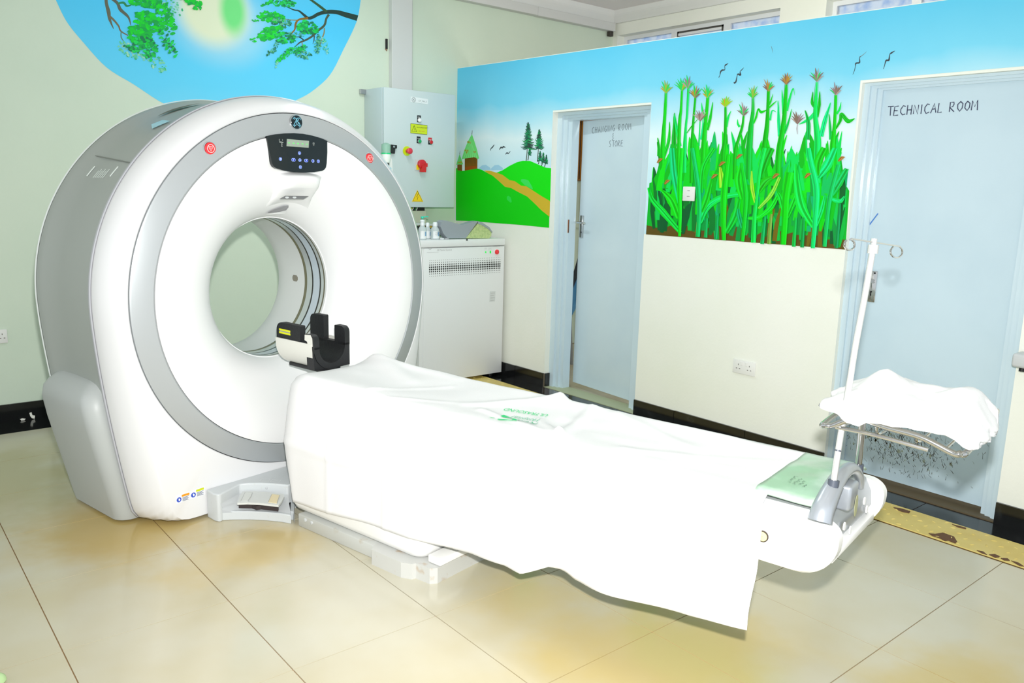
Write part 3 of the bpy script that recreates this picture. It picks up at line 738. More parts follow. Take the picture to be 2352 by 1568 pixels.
# grey foot-switch housing between gantry and table
M_FOOT = mat('foot_housing_grey', (198, 203, 205), .4, var=(60, (190, 192, 188), .62, .8))
def D(p, z):
    v = onZ(470 + p[0] * .10841, 1050 + p[1] * .10841, z); q = gloc(v); return (q[0], q[1])
PPL = Plane(GO, GU, GW, (0, 0, 1))
zd = .135
foot = root('foot_pedal_unit', G(-.4, .1, 0), TH, 'grey foot switch housing on the floor where gantry meets table', 'foot switch')
deck = [D(p, zd) for p in [(95, 720), (640, 490), (1690, 130)]]
deck = [(deck[0][0], .006), (deck[1][0], .006), (-.10, .006), (-.10, .20)] + [D(p, zd) for p in [(1760, 590), (1500, 560), (1200, 545), (900, 547), (740, 562), (500, 690), (330, 780), (270, 790), (180, 770)]]
MB().prism(PPL, deck, 0, zd).build('deck', M_FOOT, foot, True, 30)
bk = [D(p, zd) for p in [(330, 780), (740, 562), (900, 547), (1200, 545), (1500, 560), (1760, 590)]]
fr = [D(p, .042) for p in [(345, 1165), (600, 1150), (950, 1148), (1300, 1165), (1600, 1195), (1830, 1235)]]
MB().loft([[G(a, w, .088) for a, w in bk], [G(a * .5 + b[0] * .5, w * .5 + b[1] * .5, .06) for (a, w), b in zip(bk, fr)], [G(a, w, .038) for a, w in fr]], False).build('foot_well', mat('foot_well_grey', (190, 194, 196), .45), foot, True)
lip = [D(p, .042) for p in [(290, 1100), (345, 1165), (600, 1150), (950, 1148), (1300, 1165), (1600, 1195), (1830, 1235), (1850, 870), (1905, 900), (1900, 1250)]] + [D(p, 0) for p in [(1880, 1340), (1500, 1300), (1200, 1265), (900, 1240), (500, 1245), (230, 1245), (110, 1180)]] + [D((100, 1140), .02)]
MB().prism(PPL, lip, 0, .044).build('front_lip', M_FOOT, foot, True, 30)
for o_ in foot.children:
    if o_.name.split('.')[0] in ('deck', 'front_lip'):
        bv = o_.modifiers.new('round', 'BEVEL'); bv.width = .009; bv.segments = 3; bv.limit_method = 'ANGLE'; bv.angle_limit = math.radians(40)
ped = [(690, 965), (745, 830), (800, 722), (1000, 715), (1250, 727), (1500, 752), (1680, 780), (1690, 830), (1640, 920), (1565, 1012), (1350, 985), (1150, 965), (900, 955)]
pdl = MB().prism(PPL, [D(p, .098) for p in ped], .088, .098).build('pedal_plate', mat('pedal_grey', (206, 209, 206), .4), foot)
MB().prism(PPL, [D(p, .07) for p in [(720, 1010), (1000, 1015), (1100, 1050), (1200, 1035), (1560, 1080), (1570, 1040), (1200, 1000), (720, 990)]], .055, .0745).build('pedal_slot', mat('slot_black', (52, 44, 46), .6), foot)
for pad, nm, c in (([(770, 920), (860, 740), (1015, 748), (980, 830), (915, 925)], 'pedal_pad', (208, 211, 206)), ([(1350, 945), (1425, 778), (1590, 797), (1530, 970)], 'pedal_pad', (222, 208, 168))):
    o = MB().prism(PPL, [D(p, .1) for p in pad], .098, .1005).build(nm, mat('pad%d' % c[2], c, .45), pdl)
    MB().stroke(PPL, [D(p, .1) for p in pad + pad[:1]], .0015, .1008).build('pad_outline', mat('pad_line', (150, 150, 150), .6), o)
for pl_ in ([(1165, 500), (1215, 455), (1390, 462), (1345, 520)], [(1390, 515), (1440, 470), (1615, 482), (1570, 535)]):
    MB().stroke(PPL, [D(p, zd) for p in pl_ + pl_[:1]], .002, zd + .001).build('deck_symbol', mat('deck_print', (228, 230, 230), .5), foot)
    cx = sum(p[0] for p in pl_) / 4; cy = sum(p[1] for p in pl_) / 4
    MB().stroke(PPL, [D(p, zd) for p in [(cx - 60, cy + 8), (cx, cy - 6), (cx + 55, cy + 5)]], .002, zd + .001).build('deck_symbol', mat('deck_print', (228, 230, 230), .5), foot)
q = D((1310, 635), .115)
MB().lathe([(.006, 0), (.006, .004), (.001, .005)], lambda x, y, h: G(q[0] + x, q[1] + h, .112 + y), 14).build('indicator_cap', M_GREYLIGHT, foot, True)

# ------------------------------------------------------------------ bed sheet
M_SHEET = mat('white_cotton_sheet', (231, 231, 232), .7, bump=(140, .05))
HEM = [(.20, .12), (.285, .12), (.334, .10), (.678, .128), (.921, .149), (1.099, .157), (1.331, .161), (1.431, .176), (1.609, .186), (1.683, .181), (1.74, .21), (1.789, .235), (1.84, .235), (1.891, .218), (1.977, .226), (2.175, .238), (2.342, .252), (2.54, .286)]
def interp(T, x):
    if x <= T[0][0]: return T[0][1]
    for (x0, y0), (x1, y1) in zip(T, T[1:]):
        if x <= x1: return y0 + (y1 - y0) * (x - x0) / (x1 - x0)
    return T[-1][1]
def wr(a, w):
    """wrinkles on top of the table"""
    n1 = noise.noise(Vector((a * 3 + 2, w * 1.6, 3.1))); n2 = noise.noise(Vector((a * 8 - w * 3, w * 5 + a * 4, 7.7)))
    v = .006 * n1 + .004 * n2
    for (x0, y0, x1, y1, h, wd) in ((.24, .30, .05, .75, .022, .05), (.24, .30, .20, .9, .012, .03), (.24, 1.45, -.08, 1.20, .016, .03), (.24, 1.45, .02, 1.62, .012, .025), (-.2, 1.75, .22, 1.62, .02, .022), (-.2, 1.75, -.05, 1.55, .014, .02),
                                  (-.2, .75, .1, .95, .008, .015), (-.24, .9, -.1, 1.15, .008, .014), (.2, 1.75, .02, 2.2, .008, .03), (-.1, 1.3, -.2, 1.7, .009, .02), (-.15, 2.0, .1, 2.45, .006, .03)):
        dx, dy = x1 - x0, y1 - y0; t = max(0, min(1, ((a - x0) * dx + (w - y0) * dy) / (dx * dx + dy * dy)))
        d = math.hypot(a - x0 - t * dx, w - y0 - t * dy); v += h * math.exp(-(d / wd) ** 2) * (1 - .6 * t)
    return v
def top_z(a, w):
    z = .681 + .014 * (min(abs(a), .235) / .235) ** 2
    if a < -.16: z -= .014 * ((-.16 - a) / .1) ** 2 * max(0.0, min(1, (2.2 - w) / 1.2))
    return z + max(-.004, wr(a, w))
def sheet_pt(w, s):
    # s: 0 far hem .. .22 far edge .. .62 near edge .. 1 near hem
    fr_ = max(0.0, (.36 - w) / .16)                       # rounding towards the head end
    drop = .045 * fr_ ** 2; sq = 1 - .22 * fr_ ** 2
    if s < .22:
        t = 1 - s / .22; z = .685 - t * .28; a = .262 + .03 * t + .012 * t * math.sin(w * 11)
        return (a * sq, w, z - drop)
    if s < .62:
        t = (s - .22) / .40; a = .25 - .505 * t
        e = max(0, (abs(a) - .225) / .03); z = top_z(a, w) - .018 * e * e
        return (a * sq, w, z - drop)
    t = (s - .62) / .38
    zt = top_z(-.255, w) - .018; zb = interp(HEM, w)
    z = zt + (zb - zt) * t
    ped_ = max(0.0, min(1, (1.32 - w) / .2))             # wider pedestal below the head end
    a = -.266 - .066 * ped_ * min(1, t * 1.9) ** .8 - (1 - ped_) * (.034 * t)
    a -= .010 * t * t * math.sin(w * 13.0) * (1 - .6 * ped_) + .004 * t * noise.noise(Vector((w * 6, z * 4, 1.3)))
    if w > 1.6: a -= .018 * t ** 3 * math.sin((w - 1.6) * 17) * math.exp(-((w - 1.8) / .25) ** 2)
    a = a * sq + .02 * fr_ ** 2 * t
    ww_ = w + .10 * fr_ * max(0, t - .45) ** 2 * 3
    # crease marks of the folded sheet
    for cw in (.62, .98): a -= .004 * math.exp(-((w - cw) / .012) ** 2) * min(1, 3 * t)
    a -= .004 * math.exp(-((z - .38) / .012) ** 2) * max(0, min(1, (1.0 - w) * 4))
    return (a, ww_, z - drop * (1 - t))
sh = MB(); NW, NS = 150, 96
rows = []
for i in range(NW + 1):
    w = .20 + 2.335 * i / NW
    if i == NW: pass
    row = []
    for j in range(NS + 1):
        s = j / NS; wj = w
        if i == NW or i == NW - 1: wj += .012 * noise.noise(Vector((s * 9, 2.2, 0)))
        a, w_, z = sheet_pt(wj, s); row.append(G(a, w_, z))
    rows.append(row)
sh.loft(rows, False)
sheet = sh.build('bed_sheet', M_SHEET, None, True, 180)
tag(sheet, 'white cotton sheet with green hospital print draped over the patient table', 'bed sheet')
so = sheet.modifiers.new('thickness', 'SOLIDIFY'); so.thickness = .0025; so.offset = -1
# green print lying on the sheet (upside down for the viewer)
M_GREENINK = mat('green_print', (0, 214, 122), .6); M_PALEGREEN = mat('thin_green_print', (120, 196, 160), .6)
class SheetPlane:
    def __init__(s, a0, w0): s.a0, s.w0 = a0, w0
    def pt(s, x, y, d=0):
        a, w = s.a0 - y, s.w0 - x
        return G(a, w, top_z(a, w) + .004 + d)
def spx(p, z=.69): v = onZ(p[0], p[1], z); q = gloc(v); return q[0], q[1]
def print_text(body, p0, p1, size, m):
    a0, w0 = spx(p0); a1, w1 = spx(p1)
    cu = bpy.data.curves.new('txt', 'FONT'); cu.body = body; cu.size = 1; cu.resolution_u = 3
    t = bpy.data.objects.new('txt', cu); COL.objects.link(t); bpy.context.view_layer.update()
    me = bpy.data.meshes.new_from_object(t.evaluated_get(bpy.context.evaluated_depsgraph_get()))
    wd = max(v.co.x for v in me.vertices); L_ = math.hypot(a1 - a0, w1 - w0)
    da, dw = (a1 - a0) / L_, (w1 - w0) / L_
    def f(x, y):
        a = a0 + da * x * L_ / wd + dw * y * size; w = w0 + dw * x * L_ / wd - da * y * size
        return G(a, w, top_z(a, w) + .0035)
    b = MB(); b.add([f(v.co.x, v.co.y) for v in me.vertices], [tuple(q.vertices) for q in me.polygons])
    o = b.build('printed_text', m, sheet)
    bpy.data.objects.remove(t, do_unlink=True); bpy.data.curves.remove(cu); bpy.data.meshes.remove(me)
    return o
print_text('ULTRASOUND', (1262, 948), (1163, 933), .052, M_GREENINK)
print_text('Hospital', (1243, 962), (1182, 951), .05, M_PALEGREEN)
print_text('Reale', (1240, 971), (1168, 957), .055, M_PALEGREEN)
def zs(pts): return [spx((1100 + p[0] * .10204, 900 + p[1] * .10204)) for p in pts]
def spoly(pts, nm='printed_logo'):
    P = zs(pts); tri = geometry.tessellate_polygon([[Vector((a, w, 0)) for a, w in P]])
    MB().add([G(a, w, top_z(a, w) + .004) for a, w in P], [tuple(t) for t in tri]).build(nm, M_GREENINK, sheet)
spoly([(485, 550), (560, 505), (700, 540), (630, 560), (690, 590), (780, 600), (870, 630), (935, 670), (900, 685), (840, 640), (760, 615), (640, 605), (540, 580)])
spoly([(745, 650), (760, 630), (810, 640), (855, 670), (850, 690), (800, 680)])
spoly([(230, 572), (350, 585), (360, 595), (280, 590)])
spoly([(410, 625), (430, 610), (560, 622), (760, 670), (780, 685), (640, 655), (460, 640)])

# ------------------------------------------------------------------ green mat at the foot end
M_MAT = mat('pale_green_vinyl', (158, 192, 166), .3, var=(9, (196, 214, 200), .45, .7))
mt = MB(); rows = []
for i in range(15):
    w = 2.49 + .185 * i / 14; row = []
    for k in range(25):
        x = -1 + 2 * k / 24; a = .232 * x
        e = max(0, abs(x) - .9) / .1
        row.append(G(a, w + .01 * math.sin(7 * x + 1) * (i / 14), .700 + .012 * math.exp(-((w - 2.62) / .06) ** 2) * (1 - x * x) - .01 * e * e + .004 * noise.noise(Vector((a * 12, w * 10, 0))) - (.008 if i == 14 else 0)))
    rows.append(row)
mt.loft(rows, False)
mato = mt.build('vinyl_mat', M_MAT, None, True, 180); tag(mato, 'pale green vinyl mat at the foot end of the patient table', 'mat')
so = mato.modifiers.new('thickness', 'SOLIDIFY'); so.thickness = .008; so.offset = -1
ml = MB()
PM = Plane(G(-.235, 2.60, .716), -GU, (GW * -1), (0, 0, 1))
lw_ = MB(); r3 = random.Random(5)
for k, (L_, yy) in enumerate(((.085, 0), (.07, .018), (.055, .033), (.03, .047))):
    n_ = int(L_ / .008)
    a0, w0 = spx((1822, 1112), .715)
    pts = []
    for j in range(n_ * 3):
        x = j * L_ / (n_ * 3); pts.append((x, (r3.uniform(-.005, .008) if j % 2 else r3.uniform(-.004, .004))))
    for (x0, y0), (x1, y1) in zip(pts, pts[1:]):
        if r3.random() < .82:
            q0 = G(a0 + x0 + y0 * .2, w0 + yy + y0 - .02, .7155); q1 = G(a0 + x1 + y1 * .2, w0 + yy + y1 - .02, .7155)
            q2 = q1 + GW * .0022; q3 = q0 + GW * .0022
            lw_.add([q0, q1, q2, q3], [(0, 1, 2, 3)])
lw_.build('mat_print', mat('dark_smudged_print', (62, 84, 74), .6), mato)

# ------------------------------------------------------------------ head holder
hh = root('head_holder', G(0, .1, .67), TH, 'black foam head holder in a white cradle at the head of the table', 'head holder')
M_FOAM = mat('black_foam', (24, 25, 28), .55, bump=(90, .15)); M_HSHELL = mat('head_holder_shell', (222, 222, 214), .4)
def ucurve(r, zt, n=18, zc=.775, flat=.0):
    """U profile across: left wall top -> round bottom -> right wall top"""
    p = [(-r, zt), (-r, (zt + zc) / 2)]
    for k in range(n + 1):
        t = math.pi + math.pi * k / n; p.append((r * math.cos(t), zc + r * math.sin(t)))
    return p + [(r, (zt + zc) / 2), (r, zt)]
def useg(b, w0, w1, ri, ro, zt, r_=.0):
    o0, i0 = ucurve(ro, zt), ucurve(ri, zt)
    prof = o0 + i0[::-1]
    b.loft([[G(a, w, z) for a, z in prof] for w in (w0, w1)], True, False, False)
    n = len(o0)
    for w in (w0, w1):
        b.loft([[G(a, w, z) for a, z in o0], [G(a, w, z) for a, z in i0]], False)
def tabwall(b, sg, w0, w1, ri, ro, z0, zt, round_=(.02, .02)):
    pr = [(w0, z0), (w1, z0)]
    r_ = round_[1]
    for k in range(6): t = math.pi / 2 * k / 5; pr.append((w1 - r_ + r_ * math.cos(t), zt - r_ + r_ * math.sin(t)))
    r_ = round_[0]
    for k in range(6): t = math.pi / 2 + math.pi / 2 * k / 5; pr.append((w0 + r_ + r_ * math.cos(t), zt - r_ + r_ * math.sin(t)))
    b.prism(PSIDE(0), pr, -sg * ri if sg < 0 else -ri, -sg * ro if sg < 0 else -ro)
fo = MB(); useg(fo, -.045, .25, .078, .108, .785); fo.build('foam_liner', M_FOAM, hh, True, 40)
for sg, w0, w1, zt, rd in ((-1, -.045, .145, .878, (.04, .006)), (-1, .185, .25, .845, (.006, .03)), (1, -.02, .088, .905, (.03, .006)), (1, .172, .25, .868, (.006, .03))):
    t_ = MB(); tabwall(t_, sg, w0, w1, .078, .109, .775, zt, rd); t_.build('foam_tab', M_FOAM, hh, True, 30)
fb = MB(); fb.prism(PFACE(0), [(-.105, .672), (.112, .672), (.112, .80), (.10, .80)] + [(.1085 * math.cos(-t), .775 + .1085 * math.sin(-t)) for t in [math.pi * k / 18 for k in range(19)]] + [(-.108, .74)], .19, .245); fb.build('foam_base', M_FOAM, hh)
s2 = MB(); ro, ri = .116, .1095
def half(r, zc=.775, z1=.80): return [(-r, z1)] + [(r * math.cos(math.pi + math.pi * k / 18), zc + r * math.sin(math.pi + math.pi * k / 18) * 1.0) for k in range(19)] + [(r, z1)]
o0, i0 = half(ro), half(ri)
s2.loft([[G(a, w, z) for a, z in o0 + i0[::-1]] for w in (-.045, .0, .1, .235)], True, True, True)
s2.build('cradle_shell', M_HSHELL, hh, True, 40)
MB().prism(PSIDE(0), [(.205, .79), (.24, .79), (.238, .83), (.225, .845), (.185, .842), (.183, .815), (.203, .81)], .1095, .113).build('shell_bracket', M_HSHELL, hh)
MB().bbox(-.06, .06, -.02, .24, .652, .672, .006, 2, Gf).build('mount_tongue', M_FOAM, hh)
M_YEL = mat('yellow_label', (222, 226, 20), .5)
for z0 in (.838, .823): MB().prism(PSIDE(0), [(-.022, z0), (.068, z0 - .001), (.068, z0 + .008), (-.022, z0 + .009)], .1095, .1105).build('warning_strip', M_YEL, hh)
MB().prism(PSIDE(0), [(-.02, .832), (.066, .831), (.066, .837), (-.02, .838)], .1095, .1102).build('label_strip', mat('label_grey', (150, 150, 148), .5), hh)

# ------------------------------------------------------------------ tray with posts, towel, drip pole
tray = root('chrome_tray_rack', G(.05, 2.72, .69), TH, 'chrome tube rack on two posts over the foot of the table', 'rack')
AN, AF = -.20, .30
def loopz(a): return [(2.668, .922), (2.685, .925), (2.745, .957), (2.83, .948), (2.912, .94), (2.99, .914), (3.008, .916)]
near = [(AN, w, z) for w, z in loopz(AN)]
far_ = [(AF, w, z + .012) for w, z in loopz(AF)][::-1]
pth = near + [(AN + .04, 3.02, .918), (AF - .04, 3.02, .93)] + far_ + [(AF - .04, 2.655, .932), (AN + .04, 2.655, .922)]
MB().tube(catmull([G(*p) for p in pth], 6, True), .0085, 10, True).build('rim_tube', M_STEEL, tray, True)
for w in (2.70, 2.80, 2.90, 2.97): MB().tube(catmull([G(AN, w, interp(loopz(0), w)), G(AN + .04, w, .915), G(.05, w, .908), G(AF - .04, w, .92), G(AF, w, interp(loopz(0), w) + .01)], 5), .004, 8).build('cross_wire', M_STEEL, tray, True)
MB().tube(catmull([G(AN + .015, 2.69, .918), G(AN + .01, 2.80, .918), G(AN + .015, 2.93, .905)], 5), .006, 8).build('lower_rail', M_STEEL, tray, True)
def post(a0, z0, a1, z1, w=2.70, white=False):
    p = MB().tube([G(a0, w, z0), G(a1, w, z1)], .0105, 12).build('post', M_STEEL if not white else mat('post_white', (236, 236, 236), .25), tray, True)
    MB().tube([G(a0, w, z0 - .012), G(a0, w, z0 + .012)], .0155, 12).build('post_collar', mat('collar_dark', (74, 80, 92), .4), p, True)
    return p
post(.062, .735, .05, .925)
# towel heap
M_TOWEL = mat('white_towel', (243, 243, 243), .8, bump=(200, .1))
tw = MB(); NU, NV = 84, 34; rings = []
for j in range(NV + 1):
    ph = -math.pi / 2 + math.pi * j / NV; ring = []
    for i in range(NU):
        t = 2 * math.pi * i / NU; c, s = math.cos(t), math.sin(t)
        k = 1 / (abs(c) ** 4 + abs(s) ** 4) ** (1 / 4)
        nz = noise.noise(Vector((c * 2.6, s * 2.6, math.sin(ph) * 1.5 + 4))); n2 = noise.noise(Vector((c * 6, s * 6, math.sin(ph) * 4)))
        rr_ = math.cos(ph) ** .6 * (1 + .11 * nz + .06 * n2) if abs(ph) < math.pi / 2 - 1e-6 else 0.0
        a = .030 + .290 * k * .9 * c * rr_; w = 2.835 + .225 * k * .92 * s * rr_
        sp_ = math.sin(ph)
        n3 = abs(noise.noise(Vector((a * 9, w * 9, 2.0)))); n4 = noise.noise(Vector((a * 5 + 3, w * 14, 5.0)))
        h = .030 + .052 * math.exp(-((w - 2.74) / .055) ** 2 - ((a - .07) / .13) ** 2) + .024 * math.exp(-((w - 2.96) / .05) ** 2 - ((a - .12) / .15) ** 2) + .022 * n3 + .010 * n4
        z = .964 + (h if sp_ > 0 else .006) * (abs(sp_) ** .7) * (1 if sp_ > 0 else -1)
        if w > 2.985: z -= .9 * (w - 2.985) * (1 if a < .2 else .4)
        if a < -.20 and w < 2.78: z -= .3 * (-.20 - a)
        ring.append(G(a, w, z))
    rings.append(ring)
tw.loft(rings)
towel = tw.build('towel', M_TOWEL, None, True, 180); tag(towel, 'crumpled white towel heaped on the chrome rack', 'towel')
# drip pole
iv = root('drip_pole', G(-.18, 2.7, .76), TH, 'thin white and chrome drip pole with two ring hooks at the table foot', 'drip stand')
M_POLE = mat('pole_white_metal', (222, 222, 222), .2, metal=.6)
def ivp(px, py): return G(*atw(px, py, 2.705))
pp_ = [ivp(1914, 1112), ivp(1926, 1030), ivp(1938, 955), ivp(1951, 880), ivp(1964, 800), ivp(1976, 735), ivp(1989, 665), ivp(2003, 582)]
MB().tube(catmull(pp_, 6), .0088, 12).build('pole', M_POLE, iv, True)
MB().tube([ivp(1913, 1118), ivp(1915.5, 1102)], .0155, 12).build('base_collar', mat('collar_dark', (74, 80, 92), .4), iv, True)
MB().tube([ivp(1924.2, 1036), ivp(1924.8, 1033)], .0092, 12).build('pole_joint', mat('collar_dark', (74, 80, 92), .4), iv, True)
MB().tube([ivp(2004, 582), ivp(2006.5, 562)], .0145, 12).build('collar', M_POLE, iv, True)
MB().tube([ivp(2006, 562), ivp(2008, 548)], .0085, 12).build('pole_tip', M_POLE, iv, True)
MB().tube([ivp(1955, 548), ivp(2068, 566)], .0026, 8).build('hook_bar', M_STEEL, iv, True)
for cx, cy, rp in ((1951, 562, 12), (2059, 578, 13.5)):
    MB().tube([ivp(cx + rp * math.cos(t), cy + rp * math.sin(t)) for t in [-1.5 + k * 5.6 / 28 for k in range(29)]], .0028, 8).build('ring_hook', M_STEEL, iv, True)

# ------------------------------------------------------------------ painted murals (thin paint on the walls)
def paintmat(c): return mat('paint_%d_%d_%d' % c, c, .55, spec=.3)
class Painter:
    """strokes and patches laid out in photo pixels, mapped onto a wall plane as thin paint layers"""
    def __init__(s, pl, fpx, d0, step=2e-5, z=None): s.pl, s.f, s.d, s.step = pl, fpx, d0, step; s.b = MB(); s.mi = []; s.cols = []; s.z = z
    def P(s, p):
        if s.z: p = (s.z[0] + p[0] * s.z[2], s.z[1] + p[1] * s.z[2])
        return p
    def _c(s, c):
        if c not in s.cols: s.cols.append(c)
        return s.cols.index(c)
    def poly(s, pts, c):
        k = len(s.b.f); s.b.poly(s.pl, [s.f(s.P(p)) for p in pts], s.d); s.mi += [s._c(c)] * (len(s.b.f) - k); s.d += s.step
    def stroke(s, pts, w, c, n=6, sm=True):
        Q = [s.P(p) for p in pts]
        if sm and len(Q) > 2: Q = [(v.x, v.y) for v in catmull([(p[0], p[1], 0) for p in Q], n)]
        N = len(Q); sc = s.z[2] if s.z else 1.0
        if not hasattr(w, '__len__'): w = [w] * 2
        W = [interp([(i / (len(w) - 1), x) for i, x in enumerate(w)], j / max(1, N - 1)) * sc for j in range(N)]
        L_, R_ = [], []
        for i in range(N):
            tx = Q[min(i + 1, N - 1)][0] - Q[max(i - 1, 0)][0]; ty = Q[min(i + 1, N - 1)][1] - Q[max(i - 1, 0)][1]
            l = math.hypot(tx, ty) or 1; nx, ny = -ty / l * W[i] / 2, tx / l * W[i] / 2
            L_.append((Q[i][0] + nx, Q[i][1] + ny)); R_.append((Q[i][0] - nx, Q[i][1] - ny))
        k = len(s.b.v); s.b.v += [s.pl.pt(*s.f(p), s.d) for p in L_] + [s.pl.pt(*s.f(p), s.d) for p in R_]
        for i in range(N - 1): s.b.f.append((k + i, k + i + 1, k + N + i + 1, k + N + i)); s.mi.append(s._c(c))
        s.d += s.step
    def build(s, name, parent, stuff=False):
        ms = [paintmat(c) for c in s.cols]
        o = s.b.build(name, ms[0], parent, False, 40, ms[1:], s.mi)
        if stuff: o['kind'] = 'stuff'
        return o
def gradient_mat(name, stops, nsc=1.6, namt=.25, axis=2, rough=.5, extra=None):
    m = bpy.data.materials.new(name); m.use_nodes = True; nt = m.node_tree; b = nt.nodes['Principled BSDF']; b.inputs['Roughness'].default_value = rough; b.inputs['Specular IOR Level'].default_value = .3
    geo = nt.nodes.new('ShaderNodeNewGeometry'); sp = nt.nodes.new('ShaderNodeSeparateXYZ'); nt.links.new(geo.outputs['Position'], sp.inputs[0])
    n = nt.nodes.new('ShaderNodeTexNoise'); n.inputs['Scale'].default_value = nsc; n.inputs['Detail'].default_value = 3; nt.links.new(geo.outputs['Position'], n.inputs['Vector'])
    a = nt.nodes.new('ShaderNodeMath'); a.operation = 'MULTIPLY_ADD'; a.inputs[1].default_value = namt * 2; nt.links.new(n.outputs['Fac'], a.inputs[0])
    a2 = nt.nodes.new('ShaderNodeMath'); a2.operation = 'ADD'; a2.inputs[1].default_value = -namt; nt.links.new(sp.outputs[axis], a2.inputs[0]); nt.links.new(a2.outputs[0], a.inputs[2])
    z0, z1 = stops[0][0], stops[-1][0]
    mr = nt.nodes.new('ShaderNodeMapRange'); mr.inputs['From Min'].default_value = z0; mr.inputs['From Max'].default_value = z1; nt.links.new(a.outputs[0], mr.inputs['Value'])
    r = nt.nodes.new('ShaderNodeValToRGB'); nt.links.new(mr.outputs[0], r.inputs[0])
    els = r.color_ramp.elements
    while len(els) < len(stops): els.new(.5)
    for e, (z, c) in zip(els, stops): e.position = (z - z0) / (z1 - z0); e.color = col(c)
    out = r.outputs[0]
    if extra: out = extra(nt, geo, out)
    nt.links.new(out, b.inputs['Base Color'])
    return m
M_SKY = gradient_mat('painted_sky', [(1.2, (190, 224, 238)), (1.75, (202, 232, 242)), (1.95, (222, 240, 244)), (2.08, (180, 226, 240)), (2.25, (120, 208, 236)), (2.56, (92, 196, 232))], 1.5, .14)
sky = root('sky_mural', (0, -2.2, 2.2), 0, 'painted blue sky across the top of the partition wall', 'mural')
sk = MB()
segs = [(.002, 1.238, 1.272, None), (1.238, 2.207, D1h + .014, None), (2.222, 3.648, 1.277, None), (3.648, 4.6, D2h + .014, None), (4.6, 7.1, 2.17, None)]
segs[2] = (2.207, 3.648, 1.277, None)
for s0, s1, z0, _ in segs: sk.poly(PPART, [(s0, z0), (s1, z0), (s1, ptop(s1) - .004), (s0, ptop(s0) - .004)], .001)
sk.build('sky_paint', M_SKY, sky)
def bird(pts, w, c=(58, 66, 74), z=(1480, 130, .14664)):
    p = Painter(PPART, px_part, .0016, 2e-5, z)
    for q in pts: p.stroke(q, w, c)
    p.build('painted_bird', sky)
bird([[(1168, 328), (1185, 290), (1198, 235), (1225, 212), (1262, 205), (1262, 150), (1275, 132), (1318, 105)]], [10, 8, 22, 26, 10, 8, 24, 3])
bird([[(1402, 412), (1435, 395), (1455, 300), (1470, 275), (1505, 285), (1503, 235), (1530, 205), (1560, 172)]], [26, 22, 9, 24, 30, 9, 12, 3])
bird([[(1630, 280), (1655, 220), (1672, 150), (1680, 105), (1735, 92), (1735, 20), (1755, 0)]], [5, 9, 9, 24, 22, 9, 8], z=(1720, 130, .14664))
bird([[(1555, 392), (1562, 365), (1570, 343), (1585, 340), (1590, 310), (1600, 300), (1620, 288)]], [3, 4, 9, 10, 4, 9, 1.5], z=(1400, 0, .405))
bird([[(1418, 322), (1432, 316), (1460, 292)]], [3, 5, 1], c=(120, 150, 160), z=(1400, 0, .405))
bird([[(918, 262), (922, 275), (926, 298)]], [2, 3, 1], c=(110, 130, 136), z=(1400, 0, .405))

# hills, huts and firs
hill = root('hill_mural', (0, -.62, 1.3), 0, 'painted green hills with thatched huts, path and fir trees', 'mural')
Z8 = (1040, 240, .20408)
def hp_(name, fn, d, stuff=False):
    p = Painter(PPART, px_part, d, 2e-5, Z8); fn(p); return p.build(name, hill, stuff)
hp_('painted_mountain', lambda p: [p.poly([(x - 60, y + 32), (x - 20, y - 6), (x + 25, y - 12), (x + 70, y + 20), (x + 80, y + 45), (x - 55, y + 48)], (160, 206, 230)) for x, y in ((350, 690),)], .0015)
hp_('painted_mountain', lambda p: [p.poly([(x - 60, y + 32), (x - 20, y - 6), (x + 25, y - 12), (x + 70, y + 20), (x + 80, y + 45), (x - 55, y + 48)], (160, 206, 230)) for x, y in ((490, 690),)], .0015)
hp_('painted_hill', lambda p: p.poly([(490, 768), (560, 740), (640, 690), (720, 650), (790, 632), (870, 634), (930, 660), (1000, 690), (1050, 710), (1108, 715), (1098, 1095), (1000, 1040), (900, 975), (820, 930), (760, 915), (700, 875), (640, 860), (560, 800)], (8, 224, 0)), .0018)
hp_('painted_path', lambda p: p.poly([(352, 742), (420, 745), (500, 768), (560, 790), (640, 850), (700, 862), (770, 912), (830, 920), (900, 965), (1000, 1030), (1096, 1085), (1092, 1265), (1000, 1200), (920, 1120), (840, 1045), (740, 1000), (650, 945), (590, 930), (520, 868), (450, 808), (400, 778)], (206, 176, 44)), .0020)
hp_('painted_field', lambda p: p.poly([(36, 716), (60, 715), (130, 745), (280, 720), (330, 735), (400, 775), (450, 800), (520, 860), (590, 925), (660, 940), (740, 985), (840, 1035), (920, 1110), (1000, 1190), (1088, 1260), (1086, 1386), (740, 1352), (500, 1335), (200, 1310), (37, 1305)], (2, 206, 0)), .0022)
hp_('painted_highlight', lambda p: [p.stroke([(x, y - 30), (x + 15, y), (x + 40, y + 40)], [20, 50, 14], (40, 216, 70)) for x, y in ((620, 1060),)], .0024)
hp_('painted_highlight', lambda p: p.stroke([(770, 850), (830, 880), (900, 950)], [20, 70, 10], (60, 222, 90)), .0021)
